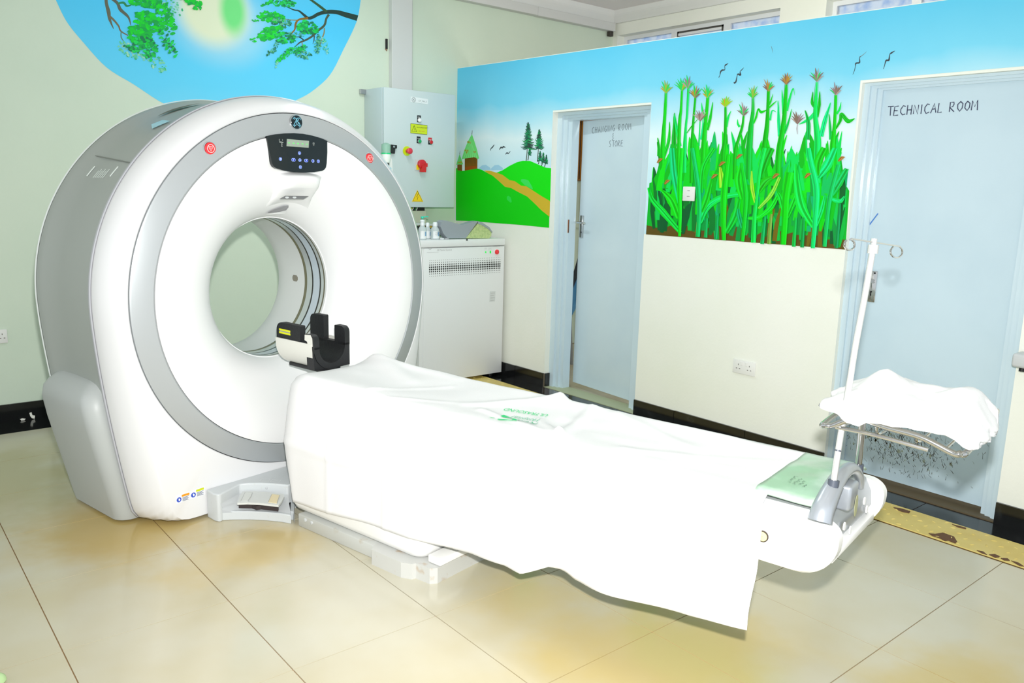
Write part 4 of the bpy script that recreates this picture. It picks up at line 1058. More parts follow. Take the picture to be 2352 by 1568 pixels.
def hut(p):
    p.poly([(108, 625), (136, 605), (136, 744), (108, 746)], (232, 240, 246))
    p.poly([(137, 744), (137, 600), (280, 588), (278, 720)], (128, 84, 10))
    for k in range(9): p.stroke([(150 + 14 * k, 600), (148 + 14 * k, 660 + 8 * (k % 3))], [6, 2], (86, 62, 16))
    p.poly([(140, 742), (140, 705), (200, 690), (276, 695), (276, 720)], (158, 76, 8))
    p.poly([(104, 614), (130, 520), (175, 410), (218, 333), (242, 400), (270, 490), (299, 604), (280, 614), (250, 590), (190, 602), (150, 606)], (118, 226, 122))
    for q in ([(165, 420), (205, 430)], [(135, 515), (180, 520)], [(232, 530), (262, 535)], [(150, 530), (165, 545)]): p.stroke(q, [16, 22], (164, 156, 40))
    for k in range(7): p.stroke([(200 + 4 * k, 400 + 10 * k), (130 + 24 * k, 596)], [2, 5], (150, 238, 150))
    p.stroke([(217, 336), (222, 290)], [6, 3], (92, 92, 60))
hp_('painted_hut', hut, .0025)
def hut2(p):
    p.poly([(54, 738), (54, 676), (107, 668), (107, 750)], (128, 84, 10)); p.poly([(41, 680), (64, 605), (80, 556), (96, 605), (119, 672), (95, 676), (60, 672)], (110, 218, 118)); p.stroke([(60, 655), (105, 650)], [14, 22], (164, 176, 50)); p.stroke([(80, 560), (83, 520)], [5, 2], (92, 92, 60))
hp_('painted_hut', hut2, .0025)
for pts, w in (([(425, 520), (432, 495), (448, 480), (468, 452)], [4, 9, 12, 6]), ([(526, 508), (545, 482), (560, 488), (572, 474), (594, 484)], [5, 16, 12, 16, 4]), ([(594, 562), (612, 542), (625, 552), (650, 525)], [5, 12, 10, 4])):
    hp_('painted_bird', lambda p, pts=pts, w=w: p.stroke(pts, w, (66, 74, 78)), .0018)
def fir(x, y0, y1, foot, hw, seed):
    r = random.Random(seed)
    def f(p):
        p.stroke([(x - 22, foot), (x - 10, y1 - 10), (x, y0)], [10, 7, 5], (70, 82, 62))
        n = int((y1 - y0) / 11)
        for k in range(n):
            t = k / n; y = y0 + (y1 - y0) * t; h_ = hw * (.12 + .88 * t ** .8)
            for sg in (-1, 1):
                e = h_ * r.uniform(.6, 1.05)
                p.stroke([(x - 8 * t, y - 4), (x + sg * e * .6, y + 9), (x + sg * e, y + r.uniform(-10, 14))], [r.uniform(9, 15), 9, 2], r.choice([(20, 130, 84), (18, 150, 80), (30, 96, 74), (40, 70, 60)]))
    hp_('painted_fir', f, .0020)
fir(850, 205, 505, 632, 88, 1); fir(975, 285, 505, 645, 70, 2); fir(868, 455, 575, 628, 32, 3); fir(985, 530, 640, 670, 42, 4); fir(1022, 545, 660, 690, 36, 5); fir(1055, 570, 670, 700, 28, 6)

# corn field
corn = root('corn_mural', (0, -2.93, 1.28), 0, 'painted mural of tall green corn plants between the two doors', 'mural')
def corner(u, v):  # u 0..1 across, v 0 bottom..1 px line 330
    x0 = 1484 + (1497 - 1484) * v; x1 = 1942 + (1957 - 1942) * v
    return (x0 + (x1 - x0) * u, (538 + 35 * u) * (1 - v) + (345 + 5 * u) * v)
rc_ = random.Random(11)
p = Painter(PPART, px_part, .0014, 1.2e-5)
top = []
for k in range(41):
    u = k / 40; top.append(corner(u, (.62 if k < 2 else .86) + rc_.uniform(-.10, .10) - (.22 if u > .95 else 0)))
p.poly([corner(0, 0), corner(1, 0)] + top[::-1], (0, 178, 40))
p.poly([corner(0, 0), corner(1, 0)] + [corner(1 - k / 20, .12 + rc_.uniform(-.04, .05)) for k in range(21)], (92, 74, 18))
p.build('painted_backdrop', corn)
p = Painter(PPART, px_part, .0018, 8e-6)
G_ = [(0, 160, 60), (0, 188, 20), (0, 200, 78), (0, 120, 36), (10, 214, 20), (0, 176, 104), (0, 96, 36), (0, 210, 0)]
for k in range(210):
    u = rc_.uniform(.02, .98); v0 = rc_.uniform(.0, .55); L_ = rc_.uniform(.25, .6); lean = rc_.uniform(-.05, .05)
    v1 = min(v0 + L_, 1.1 if .06 < u < .93 else .8)
    c = rc_.choice(G_) if v0 > .15 else rc_.choice([(0, 120, 40), (0, 150, 60), (0, 90, 40), (0, 180, 60), (110, 96, 10)])
    u1 = min(.985, max(.015, u + lean)); um = min(.985, max(.015, u + lean * .3))
    p.stroke([corner(u, v0), corner(um, (v0 + v1) / 2), corner(u1, v1)], [rc_.uniform(5, 11), rc_.uniform(8, 18), 1.5], c)
for k in range(120):
    u = rc_.uniform(.05, .94); v0 = rc_.uniform(.5, .85); v1 = v0 + rc_.uniform(.2, .5); lean = rc_.uniform(-.04, .04)
    p.stroke([corner(u, v0), corner(u + lean * .3, (v0 + v1) / 2), corner(min(.95, max(.04, u + lean)), min(v1, 1.22))], [rc_.uniform(8, 14), rc_.uniform(8, 16), 1], rc_.choice([(0, 206, 30), (0, 216, 84), (10, 222, 20), (0, 190, 90), (0, 180, 20)]))
p.build('painted_undergrowth', corn, True)
ZA, ZB, ZC, ZD = (1480, 130, .14664), (1720, 130, .14664), (1480, 340, .14664), (1720, 340, .15941)
dd = [.0040]
def plant(z, stem, w, c, leaves=(), flower=None, fc=None, seed=0, name='painted_corn_plant'):
    r = random.Random(seed + 50); p = Painter(PPART, px_part, dd[0], 8e-6, z)
    for q, lw, lc in leaves:
        p.stroke(q, lw, lc)
        if max(lw) > 44:
            off = max(lw) * .16; dk = tuple(int(v * .80) for v in lc); lt = tuple(min(250, int(v + (14, 16, 46)[i])) for i, v in enumerate(lc))
            p.stroke([(x + off * .4, y) for x, y in q], [v * .28 for v in lw], dk); p.stroke([(x - off, y) for x, y in q], [v * .22 for v in lw], lt); p.stroke([(x + off * 1.5, y) for x, y in q], [v * .12 for v in lw], lt)
    if stem and flower and name == 'painted_corn_plant' and len(stem) > 3:
        (xa_, ya_), (xb_, yb_) = stem[-2], stem[-1]; stem = stem + [(xb_ + (xb_ - xa_) * .3, yb_ + 420)]; w = list(w) + [w[-1]]
    if stem:
        p.stroke(stem, w, c); o2 = max(w) * .22
        p.stroke([(x - o2, y) for x, y in stem], [v * .24 for v in w], tuple(int(v * .82) for v in c)); p.stroke([(x + o2, y) for x, y in stem], [v * .2 for v in w], tuple(min(250, v + (20, 14, 40)[i]) for i, v in enumerate(c)))
    if flower:
        x, y = flower; n = 8
        for k in range(n):
            t = -1 + 2 * k / (n - 1); L_ = r.uniform(150, 235) * (1 - .25 * abs(t)); x1 = x + L_ * .85 * math.sin(t * 1.0); y1 = y - L_ * math.cos(t * .9)
            p.stroke([(x, y), (x + (x1 - x) * .45, y - (y - y1) * .6), (x1, y1)], [12, r.uniform(18, 30), 2], r.choice(fc))
    p.build(name, corn); dd[0] = p.d + 1e-5
F1_ = [(60, 200, 60), (196, 158, 24), (150, 178, 60), (20, 210, 90)]; F2_ = [(146, 118, 118), (128, 106, 92), (40, 200, 90), (168, 150, 140)]; F3_ = [(170, 120, 60), (40, 196, 70), (128, 100, 84), (176, 140, 40)]
g1, g2, g3, g4 = (8, 206, 10), (0, 222, 84), (0, 186, 0), (0, 226, 110)
plant(ZA, [(345, 560), (328, 900), (310, 1150), (290, 1560)], [22, 40, 60, 90], g1, [([(320, 1560), (390, 1300), (400, 1020)], [40, 50, 6], g1), ([(230, 1560), (230, 1400), (215, 1270)], [50, 40, 8], g3)], (345, 570), F1_, 1)
plant(ZA, [(595, 530), (578, 850), (560, 1000), (540, 1560)], [30, 40, 50, 60], g1, [([(470, 1560), (470, 1250), (478, 880)], [90, 70, 8], (0, 176, 10)), ([(560, 1400), (500, 1050), (475, 900)], [60, 40, 6], g2)], (595, 540), F1_, 2)
plant(ZA, [(695, 500), (675, 900), (655, 1100), (640, 1400)], [36, 34, 36, 60], g2, [], (695, 505), F2_, 3)
plant(ZA, [(805, 640), (778, 950), (760, 1200), (745, 1560)], [22, 34, 42, 60], g3, [([(670, 1200), (740, 1100), (860, 960)], [10, 18, 4], g3)], (805, 650), F3_, 4)
plant(ZA, [(1000, 640), (980, 900), (960, 1100), (930, 1500)], [34, 42, 60, 90], g1, [([(960, 1000), (920, 860), (900, 720)], [40, 34, 4], g2), ([(990, 1150), (1040, 950), (1078, 710)], [50, 44, 4], g1), ([(900, 1300), (920, 1150), (925, 980)], [50, 40, 6], g4)], (1000, 650), F1_, 5)
plant(ZA, [(880, 1000), (870, 1200), (860, 1400)], [16, 22, 30], g2, [], (880, 1010), F2_, 6)
plant(ZA, [(1277, 790), (1278, 1000), (1270, 1300), (1240, 1500)], [22, 44, 56, 70], g3, [([(1290, 1100), (1320, 950), (1365, 850)], [40, 34, 4], g2)], (1275, 790), [(196, 168, 14), (150, 200, 30), (206, 150, 10), (120, 210, 40)], 7)
plant(ZA, [(1562, 930), (1540, 1100), (1480, 1300), (1430, 1500)], [26, 40, 46, 60], g3, [([(1500, 1100), (1470, 1050), (1468, 980)], [40, 30, 6], g2)], (1560, 930), F2_, 8)
plant(ZB, [(72, 650), (70, 860), (40, 1100), (10, 1500)], [20, 36, 80, 110], (0, 190, 40), [([(80, 1050), (120, 950), (155, 820), (200, 870), (300, 830)], [20, 34, 20, 44, 6], g1)], (70, 655), F1_, 9)
plant(ZB, [(315, 530), (305, 820), (290, 1100), (240, 1500)], [34, 50, 70, 90], g3, [([(320, 760), (350, 700), (385, 580)], [30, 26, 3], g1), ([(325, 800), (390, 740), (450, 690)], [26, 22, 3], g1), ([(340, 1000), (370, 850), (430, 865)], [30, 22, 6], g4)], (315, 545), F3_, 10)
plant(ZB, [(595, 430), (575, 800), (545, 1100), (480, 1500)], [26, 60, 80, 100], (0, 196, 10), [([(550, 900), (540, 700), (525, 520)], [40, 40, 4], g2), ([(600, 850), (640, 680), (700, 500), (725, 610)], [44, 36, 16, 3], g2), ([(560, 1200), (620, 1050), (680, 820)], [50, 36, 4], (0, 200, 60)), ([(490, 1250), (475, 1000), (465, 690)], [56, 50, 6], g4)], (595, 440), F3_, 11)
plant(ZB, [(1075, 400), (1055, 700), (1050, 950), (1085, 1300), (1080, 1560)], [18, 44, 70, 110, 110], g2, [([(1040, 800), (1000, 720), (1010, 550)], [36, 50, 6], g3), ([(1075, 950), (1110, 750), (1118, 545)], [46, 52, 4], g3), ([(1050, 880), (950, 980), (800, 1060)], [60, 56, 10], g2), ([(930, 1300), (940, 1050), (890, 840)], [70, 66, 8], (0, 180, 50))], (1075, 395), F2_, 12)
plant(ZB, [(1370, 600), (1362, 850), (1345, 1150), (1320, 1400)], [30, 40, 60, 90], g1, [([(1385, 900), (1430, 820), (1455, 710)], [30, 34, 4], g2), ([(1370, 1130), (1440, 1000), (1460, 900), (1560, 1010), (1665, 970)], [24, 50, 50, 70, 6], g3), ([(1140, 1250), (1200, 1000), (1290, 720)], [70, 70, 8], g4), ([(1290, 1300), (1280, 1100), (1265, 900)], [50, 44, 8], (0, 196, 60))], (1370, 605), F2_, 13)
plant(ZB, [(770, 1050), (762, 1130), (768, 1215)], [10, 16, 8], (170, 160, 160), [], (768, 1055), F2_, 14)
# foreground plants
FG = [(ZC, [(560, 1380), (568, 1000), (560, 600), (600, 0)], [44, 60, 80, 60], (10, 226, 24), [([(565, 1310), (300, 1000), (130, 800), (72, 620)], [60, 110, 70, 20], (0, 214, 40)), ([(540, 1100), (430, 820), (280, 660)], [60, 140, 20], (10, 216, 0)), ([(560, 900), (470, 400), (440, 0)], [40, 110, 80], (0, 206, 96))]),
      (ZC, [(845, 1390), (870, 1000), (850, 600), (760, 0)], [66, 74, 80, 60], (0, 200, 88), [([(880, 1170), (1000, 920), (1250, 765), (1600, 715)], [60, 100, 90, 60], (0, 218, 70)), ([(900, 1000), (980, 800), (1060, 480)], [60, 120, 20], (8, 206, 10)), ([(900, 700), (930, 300), (1100, 0)], [50, 80, 70], (0, 206, 20))]),
      (ZC, [(1255, 1440), (1250, 1100), (1260, 700), (1330, 100)], [60, 80, 110, 60], (4, 216, 10), [([(1290, 1330), (1430, 1060), (1490, 790)], [50, 130, 20], (0, 200, 30)), ([(1230, 620), (1215, 440), (1195, 300)], [90, 80, 20], (150, 226, 20))]),
      (ZC, [(1545, 1460), (1580, 1100), (1595, 700), (1530, 230)], [56, 70, 100, 30], (0, 206, 30), [([(1540, 1250), (1490, 1050), (1480, 950)], [40, 80, 20], (0, 176, 80)), ([(1540, 800), (1480, 500), (1530, 240)], [60, 130, 10], (6, 214, 0))]),
      (ZD, [(75, 1362), (90, 1000), (125, 700), (170, 300), (240, 0)], [74, 60, 40, 60, 60], (4, 224, 70), [([(0, 1010), (150, 995), (330, 850), (445, 640)], [40, 64, 80, 30], (4, 218, 14)), ([(100, 790), (55, 560), (50, 330)], [30, 56, 10], (150, 224, 26)), ([(150, 870), (330, 670), (450, 420)], [30, 60, 40], (128, 222, 40)), ([(140, 640), (250, 480), (360, 420)], [40, 120, 30], (20, 190, 0)), ([(170, 440), (240, 200), (330, 0)], [30, 130, 110], (0, 184, 6))]),
      (ZD, [(505, 1390), (530, 1000), (545, 700), (600, 350)], [76, 90, 110, 150], (4, 214, 6), [([(560, 1000), (640, 800), (700, 640)], [40, 90, 20], (0, 206, 10)), ([(500, 900), (460, 720), (420, 640)], [40, 80, 30], (0, 210, 20))]),
      (ZD, [(930, 1442), (960, 1100), (985, 600), (900, 200), (870, 0)], [60, 70, 100, 90, 60], (0, 222, 104), [([(945, 1150), (770, 850), (700, 500), (690, 230)], [40, 150, 90, 20], (0, 220, 50)), ([(975, 1120), (1060, 880), (1100, 690)], [50, 70, 20], (0, 216, 80)), ([(1000, 430), (1140, 240), (1250, 0)], [60, 140, 60], (0, 220, 96)), ([(1000, 400), (1010, 200), (1100, 0)], [30, 130, 90], (0, 200, 0))]),
      (ZD, [(1100, 1420), (1150, 900), (1200, 600), (1300, 240)], [56, 60, 90, 60], (0, 196, 84), [([(1140, 700), (1250, 752), (1335, 760), (1388, 690)], [30, 60, 64, 8], (0, 214, 90)), ([(1180, 700), (1300, 500), (1420, 300)], [60, 130, 60], (0, 190, 64))])]
for i, (z, st, w, c, lv) in enumerate(FG): plant(z, st, w, c, lv, None, None, 100 + i)
for z, q, c in ((ZD, [(200, 1380), (225, 1150), (245, 980)], (0, 180, 80)), (ZD, [(300, 1382), (315, 1150), (335, 950)], (120, 170, 60)), (ZD, [(655, 1420), (670, 1200), (685, 1000)], (0, 190, 60)), (ZD, [(775, 1430), (790, 1200), (800, 1000)], (0, 160, 60)), (ZC, [(970, 1400), (990, 1100)], (0, 180, 80)), (ZC, [(1130, 1420), (1160, 1050)], (0, 170, 84)), (ZD, [(1270, 1440), (1300, 1100), (1320, 800)], (0, 150, 70))):
    plant(z, q, [56, 50, 30], c, [], None, None, 0, 'painted_corn_stem')
for z, (x, y), L_ in ((ZD, (400, 400), 90), (ZD, (860, 395), 80), (ZD, (1345, 155), 90), (ZC, (255, 195), 80), (ZC, (368, 530), 80), (ZC, (1110, 440), 90), (ZC, (1230, 245), 90), (ZC, (1500, 130), 90)):
    plant(z, [(x - L_ / 2, y + 35), (x, y - 10), (x + L_ / 2, y - 25)], [20, 50, 10], (166, 116, 40), [], None, None, 0, 'painted_corn_silk')

# round mural on the back wall: sky, moon glow and leafy branches
def glow(nt, geo, base):
    def blob(cx, cz, rx, rz, c, lo, hi, base):
        mp = nt.nodes.new('ShaderNodeMapping'); mp.inputs['Location'].default_value = (-cx / rx, 0, -cz / rz); mp.inputs['Scale'].default_value = (1 / rx, 0, 1 / rz)
        nt.links.new(geo.outputs['Position'], mp.inputs['Vector'])
        ln = nt.nodes.new('ShaderNodeVectorMath'); ln.operation = 'LENGTH'; nt.links.new(mp.outputs[0], ln.inputs[0])
        mr = nt.nodes.new('ShaderNodeMapRange'); mr.interpolation_type = 'SMOOTHSTEP'; mr.inputs['From Min'].default_value = lo; mr.inputs['From Max'].default_value = hi; mr.inputs['To Min'].default_value = 1; mr.inputs['To Max'].default_value = 0
        nt.links.new(ln.outputs['Value'], mr.inputs['Value'])
        mx = nt.nodes.new('ShaderNodeMix'); mx.data_type = 'RGBA'; nt.links.new(mr.outputs[0], mx.inputs['Factor']); nt.links.new(base, mx.inputs['A']); mx.inputs['B'].default_value = col(c)
        return mx.outputs['Result']
    c0 = px_back((490, 20)); c1 = px_back((535, 25)); c2 = px_back((510, 55))
    base = blob(c2[0], c2[1], .46, .36, (150, 212, 236), .4, 1.0, base)
    base = blob(c0[0], c0[1], .30, .30, (222, 230, 200), .55, 1.05, base)
    base = blob(c1[0], c1[1], .115, .20, (112, 222, 130), .4, 1.1, base)
    return base
M_DISC = gradient_mat('painted_round_sky', [(1.9, (124, 214, 244)), (2.2, (96, 206, 244)), (2.7, (78, 198, 244)), (3.3, (88, 198, 240))], 1.2, .15, extra=glow)
disc = root('round_mural', (-1.98, 0, 2.0), 0, 'large round painting of blue sky and leafy branches on the back wall', 'mural')
rim = [px_back(q) for q in zz([(335, 0), (400, 130), (500, 255), (640, 405), (800, 505), (980, 620), (1120, 665)], 0, 0, .38265)] + [px_back(q) for q in [(480, 272), (540, 282), (610, 265)]] + [px_back(q) for q in zz([(1770, 605), (1870, 550), (1980, 450), (2060, 300), (2140, 130), (2165, 0)], 0, 0, .38265)] + [(-.925, 3.08), (-.94, 3.18), (-3.16, 3.18), (-3.14, 2.9)]
sm_ = [(v.x, v.y) for v in catmull([(x, y, 0) for x, y in rim[:-4]], 5)] + rim[-4:]
MB().poly(PBACK, sm_, .001).build('sky_paint', M_DISC, disc)
ZL, ZR = (220, 0, .12757), (560, 0, .11905)
p = Painter(PBACK, px_back, .0016, 2e-5, ZL)
BR = (96, 100, 84)
p.stroke([(185, -60), (190, 60), (230, 220), (250, 350), (320, 520)], [60, 56, 70, 50, 8], BR); p.stroke([(245, 290), (330, 370), (410, 470), (450, 560), (580, 640)], [40, 36, 30, 26, 18], (112, 104, 80)); p.stroke([(455, 565), (460, 680), (540, 790)], [16, 22, 4], (90, 130, 110))
p.stroke([(280, -30), (390, 60), (440, 170), (550, 270), (600, 340), (630, 460)], [50, 54, 60, 50, 34, 8], (90, 98, 86)); p.stroke([(400, 60), (500, 50), (560, 110), (660, 80)], [30, 40, 36, 8], (40, 130, 80))
p.build('painted_branch', disc)
p = Painter(PBACK, px_back, .0016, 2e-5, ZR)
DK = (34, 62, 56)
p.stroke([(2190, 350), (1980, 290), (1790, 235), (1600, 230), (1440, 270), (1330, 330), (1240, 350), (1160, 290), (1060, 210), (960, 190), (780, 110)], [110, 100, 80, 76, 66, 62, 56, 46, 30, 24, 8], DK)
p.stroke([(1600, 230), (1500, 150), (1380, 60), (1240, -40)], [50, 50, 44, 40], (50, 84, 56)); p.stroke([(1640, 280), (1590, 360), (1550, 490), (1420, 600), (1330, 690), (1200, 770), (1080, 820), (980, 910)], [50, 40, 44, 44, 40, 36, 30, 10], (70, 84, 66))
p.stroke([(1550, 540), (1545, 640), (1500, 760), (1470, 890)], [20, 24, 24, 6], (140, 124, 76)); p.stroke([(1240, 350), (1060, 380), (1000, 460), (980, 570), (910, 660), (895, 770)], [50, 34, 40, 28, 28, 8], (136, 98, 24)); p.stroke([(1030, 390), (860, 380), (700, 340)], [18, 14, 5], (150, 120, 40)); p.stroke([(1150, 770), (1080, 720), (1020, 705)], [22, 22, 6], (30, 60, 66)); p.stroke([(1120, 810), (1130, 900), (1150, 980)], [16, 14, 4], (150, 110, 40)); p.stroke([(1360, 690), (1350, 780), (1330, 850)], [26, 18, 4], (60, 90, 90))
p.build('painted_branch', disc)
def foliage(z, blobs, seed, name='painted_foliage'):
    r = random.Random(seed); p = Painter(PBACK, px_back, .0022, 8e-6, z)
    for (x, y, rx, ry, an, n, sz, cols_) in blobs:
        ca, sa = math.cos(an), math.sin(an)
        for k in range(n):
            t = r.uniform(0, 6.283); q = math.sqrt(r.random()); dx, dy = rx * q * math.cos(t), ry * q * math.sin(t)
            cx, cy = x + dx * ca - dy * sa, y + dx * sa + dy * ca; s_ = sz * r.uniform(.5, 1.3); a0 = an + r.uniform(-.8, .8)
            pts = []
            for j in range(7):
                tt = 6.283 * j / 7; ex, ey = s_ * 1.25 * r.uniform(.7, 1.1) * math.cos(tt), s_ * .75 * r.uniform(.7, 1.1) * math.sin(tt)
                pts.append((cx + ex * math.cos(a0) - ey * math.sin(a0), cy + ex * math.sin(a0) + ey * math.cos(a0)))
            p.poly(pts, r.choice(cols_))
    p.build(name, disc, True)
GA = [(6, 200, 50), (4, 180, 60), (10, 212, 40), (0, 160, 70)]; GB = [(120, 206, 170), (90, 196, 150), (150, 214, 186), (60, 180, 120)]; GC = [(8, 190, 70), (0, 160, 74), (20, 206, 90), (10, 120, 76)]; GD = [(20, 110, 80), (90, 180, 140), (40, 140, 100)]
foliage(ZL, [(1380, 150, 200, 140, .6, 40, 22, GB), (600, 900, 260, 110, .5, 50, 26, GB), (1050, 1120, 260, 120, .6, 50, 24, GB), (950, 60, 330, 80, .1, 90, 40, GA), (1250, 330, 140, 330, -.5, 90, 36, GA), (950, 400, 260, 170, .4, 110, 42, GA), (800, 650, 250, 160, .5, 110, 42, GA), (900, 800, 220, 120, .4, 70, 38, GC), (1300, 780, 90, 290, -.55, 60, 28, GC), (640, 870, 150, 50, .4, 30, 28, GC), (960, 990, 120, 90, .7, 26, 28, GC), (1700, 20, 170, 60, .2, 30, 36, GA), (1850, 110, 60, 70, .9, 14, 34, GA), (1770, 150, 50, 20, .5, 6, 30, GA)], 21)
foliage(ZR, [(760, 60, 240, 80, .1, 80, 26, GC), (430, 80, 140, 30, -.5, 20, 24, GA), (520, 330, 250, 110, .1, 90, 34, GA), (720, 440, 200, 100, .1, 70, 24, GD), (500, 640, 260, 110, -.4, 90, 36, GA), (780, 730, 220, 110, .1, 80, 30, GC), (1230, 530, 190, 130, .2, 90, 34, GC), (215, 400, 60, 25, 0, 8, 24, GA), (170, 770, 60, 40, .3, 10, 22, GA), (560, 950, 170, 60, -.9, 30, 20, GD), (1000, 960, 220, 70, -.2, 60, 28, GC), (760, 1100, 160, 50, -.6, 30, 26, GA), (1150, 1060, 170, 70, .2, 40, 22, GD), (1420, 850, 60, 200, .1, 50, 20, GD), (1560, 880, 60, 180, -.3, 36, 16, GB), (1000, 670, 160, 50, .2, 30, 18, GD), (625, 1240, 20, 70, .3, 8, 18, GB)], 22)

# ------------------------------------------------------------------ cable trunking on the back wall
M_TRUNK = mat('trunking_grey_white', (206, 208, 206), .5)
trk = root('cable_trunking', (-.585, 0, 2.3), 0, 'wide white vertical cable trunking above the grey switch cabinet', 'trunking')
xa, xb = px_back((893, 100))[0], px_back((940, 100))[0]
MB().bbox(xa, xb, -.05, 0, 2.302, 3.18, .003, 1).build('trunking_cover', M_TRUNK, trk)
MB().box(xb - .004, xb - .001, -.0508, -.05, 2.302, 3.18).build('cover_seam', mat('seam_line', (166, 172, 166), .6), trk)
trk2 = root('ceiling_trunking', (.9, 0, 3.1), 0, 'pale horizontal trunking along the top of the back wall', 'trunking')
MB().bbox(-.6, .84, -.07, 0, 3.108, 3.184, .003, 1).build('trunking_cover', M_TRUNK, trk2)
MB().bbox(.843, 1.86, -.07, 0, 3.106, 3.183, .003, 1).build('trunking_cover', M_TRUNK, trk2)
MB().bbox(1.80, 1.85, -.055, -.01, 3.06, 3.106, .004, 1).build('cable_end', mat('dark_cable_end', (58, 52, 46), .6), trk2)
clip = root('cable_clip', (-.707, 0, 2.62), 0, 'small black clip hanging on the wall beside the vertical trunking', 'clip')
MB().bbox(-.717, -.698, -.012, 0, 2.632, 2.71, .003, 1).build('clip_body', M_BLACK, clip)
MB().prism(PBACK, [(-.72, 2.632), (-.70, 2.632), (-.705, 2.615)], .001, .008).build('clip_tip', mat('clip_tip', (150, 116, 92), .6), clip)

# ------------------------------------------------------------------ grey switch cabinet
M_CAB = mat('cabinet_grey', (192, 206, 208), .3)
YC = -.30
PC = Plane((0, YC, 0), (1, 0, 0), (0, 0, 1), (0, -1, 0))
cab = root('switch_cabinet', (-.57, -.15, 1.385), 0, 'grey wall-mounted electrical cabinet with switches and warning labels', 'cabinet')
X0, X1, Z0, Z1 = -.912, -.232, 1.388, 2.300
MB().bbox(X0, X1, -.275, 0, Z0, Z1, .006, 2).build('cabinet_body', M_CAB, cab, True)
cdoor = MB().bbox(X0 + .002, X1, YC, -.278, Z0, Z1, .006, 2).build('cabinet_door', M_CAB, cab, True)
ctx = lambda p: px_plane(PC, (830 + p[0] * .19135, 200 + p[1] * .19135))
def cpoly(name, pts, m, d0=.0, d1=.002, parent=None): return MB().prism(PC, [ctx(p) for p in pts], d0, d1).build(name, m, parent or cdoor)
plt_ = cpoly('name_plate', [(592, 112), (800, 145), (797, 207), (590, 178)], mat('plate_white', (222, 228, 230), .35))
c = ctx((627, 152)); q_ = MB(); q_.stroke(PC, [(c[0] + .017 * math.cos(t), c[1] + .017 * math.sin(t)) for t in [k * .349 for k in range(19)]], .003, .0026); q_.stroke(PC, [(c[0] - .009, c[1] - .008), (c[0], c[1] + .004), (c[0] + .01, c[1] + .009)], .003, .0026); q_.stroke(PC, [(c[0] - .009, c[1] + .008), (c[0] + .001, c[1]), (c[0] + .009, c[1] - .009)], .003, .0026)
o_ = q_.build('plate_logo', mat('plate_ink', (112, 122, 124), .6), plt_)
q = ctx((685, 168)); textmesh('plate_text', 'CT_MA_S', mat('plate_ink', (112, 122, 124), .6), plt_, PC, q[0], q[1] - .004, .018, .0026)
def button(px, py, r, m, d=.014, base=None, name='push_button'):
    c = ctx((px, py)); b = MB().lathe([(r * 1.15, .0), (r * 1.15, .006), (r, .007)], lambda x, y, h: PC.pt(c[0] + x, c[1] + y, .002 + h), 20, True).build(name, M_BRUSHED, cdoor, True)
    MB().lathe([(r, .004), (r, d), (r * .8, d + .003), (.0008, d + .004)], lambda x, y, h: PC.pt(c[0] + x, c[1] + y, h), 20).build('button_cap', m, b, True); return b
M_WBTN = mat('white_button', (232, 234, 234), .3); M_GBTN = mat('green_button', (20, 160, 96), .3); M_RBTN = mat('dark_red_button', (196, 24, 36), .3)
def legend(pts, txt, m, tm, size=.012):
    o = cpoly('button_legend', pts, m); c = ctx(pts[0]); textmesh('legend_text', txt, tm, o, PC, c[0] + .004, c[1] - .020, size, .0026); return o
legend([(670, 337), (714, 341), (712, 424), (668, 420)], 'ON', M_BLACK, M_WBTN, .014); button(693, 398, .0155, M_WBTN)
legend([(665, 590), (709, 595), (707, 678), (663, 672)], 'START', M_BLACK, M_WBTN, .0095); button(694, 650, .0145, M_GBTN)
legend([(803, 605), (846, 608), (844, 640), (802, 638)], 'STOP', M_RBTN, M_WBTN, .0095); cpoly('button_legend', [(802, 638), (844, 640), (843, 691), (801, 688)], M_BLACK); button(832, 660, .0145, M_RBTN)
yl = cpoly('warning_label', [(590, 437), (790, 460), (788, 570), (588, 550)], mat('label_yellow_green', (196, 216, 24), .5))
M_LINE = mat('label_ink', (48, 58, 20), .6)
MB().stroke(PC, [ctx(p) for p in [(590, 437), (790, 460), (788, 570), (588, 550), (590, 437)]], .003, .0025).build('label_border', M_LINE, yl)
MB().stroke(PC, [ctx(p) for p in [(632, 462), (603, 530), (662, 536), (632, 462)]], .004, .0025).build('label_triangle', M_LINE, yl)
q = ctx((629, 525)); textmesh('label_mark', '!', M_LINE, yl, PC, q[0], q[1], .028, .0025)
q = ctx((662, 486)); textmesh('label_text', 'AUTORESTART !', M_LINE, yl, PC, q[0], q[1] - .002, .0145, .0025, sx=1.05)
q = ctx((685, 533)); textmesh('label_text', '230 V AUX', mat('label_red', (196, 90, 20), .6), yl, PC, q[0], q[1], .012, .0025)
kh = cpoly('door_handle', [(346, 690), (412, 698), (412, 735), (392, 740), (386, 800), (341, 795)], M_BLACK, 0, .02)
c = ctx((375, 715)); MB().disc(PC, c, .008, .02, .022, 16).build('key_cylinder', M_BRUSHED, kh)
c = ctx((545, 767)); es = MB().disc(PC, c, .037, .0, .004, 32).build('emergency_stop', mat('estop_yellow', (196, 222, 16), .4), cdoor)
MB().lathe([(.014, .004), (.014, .03), (.023, .034), (.024, .05), (.018, .055), (.001, .057)], lambda x, y, h: PC.pt(c[0] + x, c[1] + y, h), 24).build('mushroom_cap', mat('estop_red', (216, 52, 72), .35), es, True)
ms = cpoly('isolator_plate', [(643, 866), (757, 876), (752, 1003), (640, 995)], mat('isolator_grey', (196, 204, 202), .4), 0, .006)
cpoly('isolator_label', [(655, 930), (690, 940), (690, 995), (655, 990)], mat('isolator_yellow', (226, 200, 20), .5), .006, .008, ms)
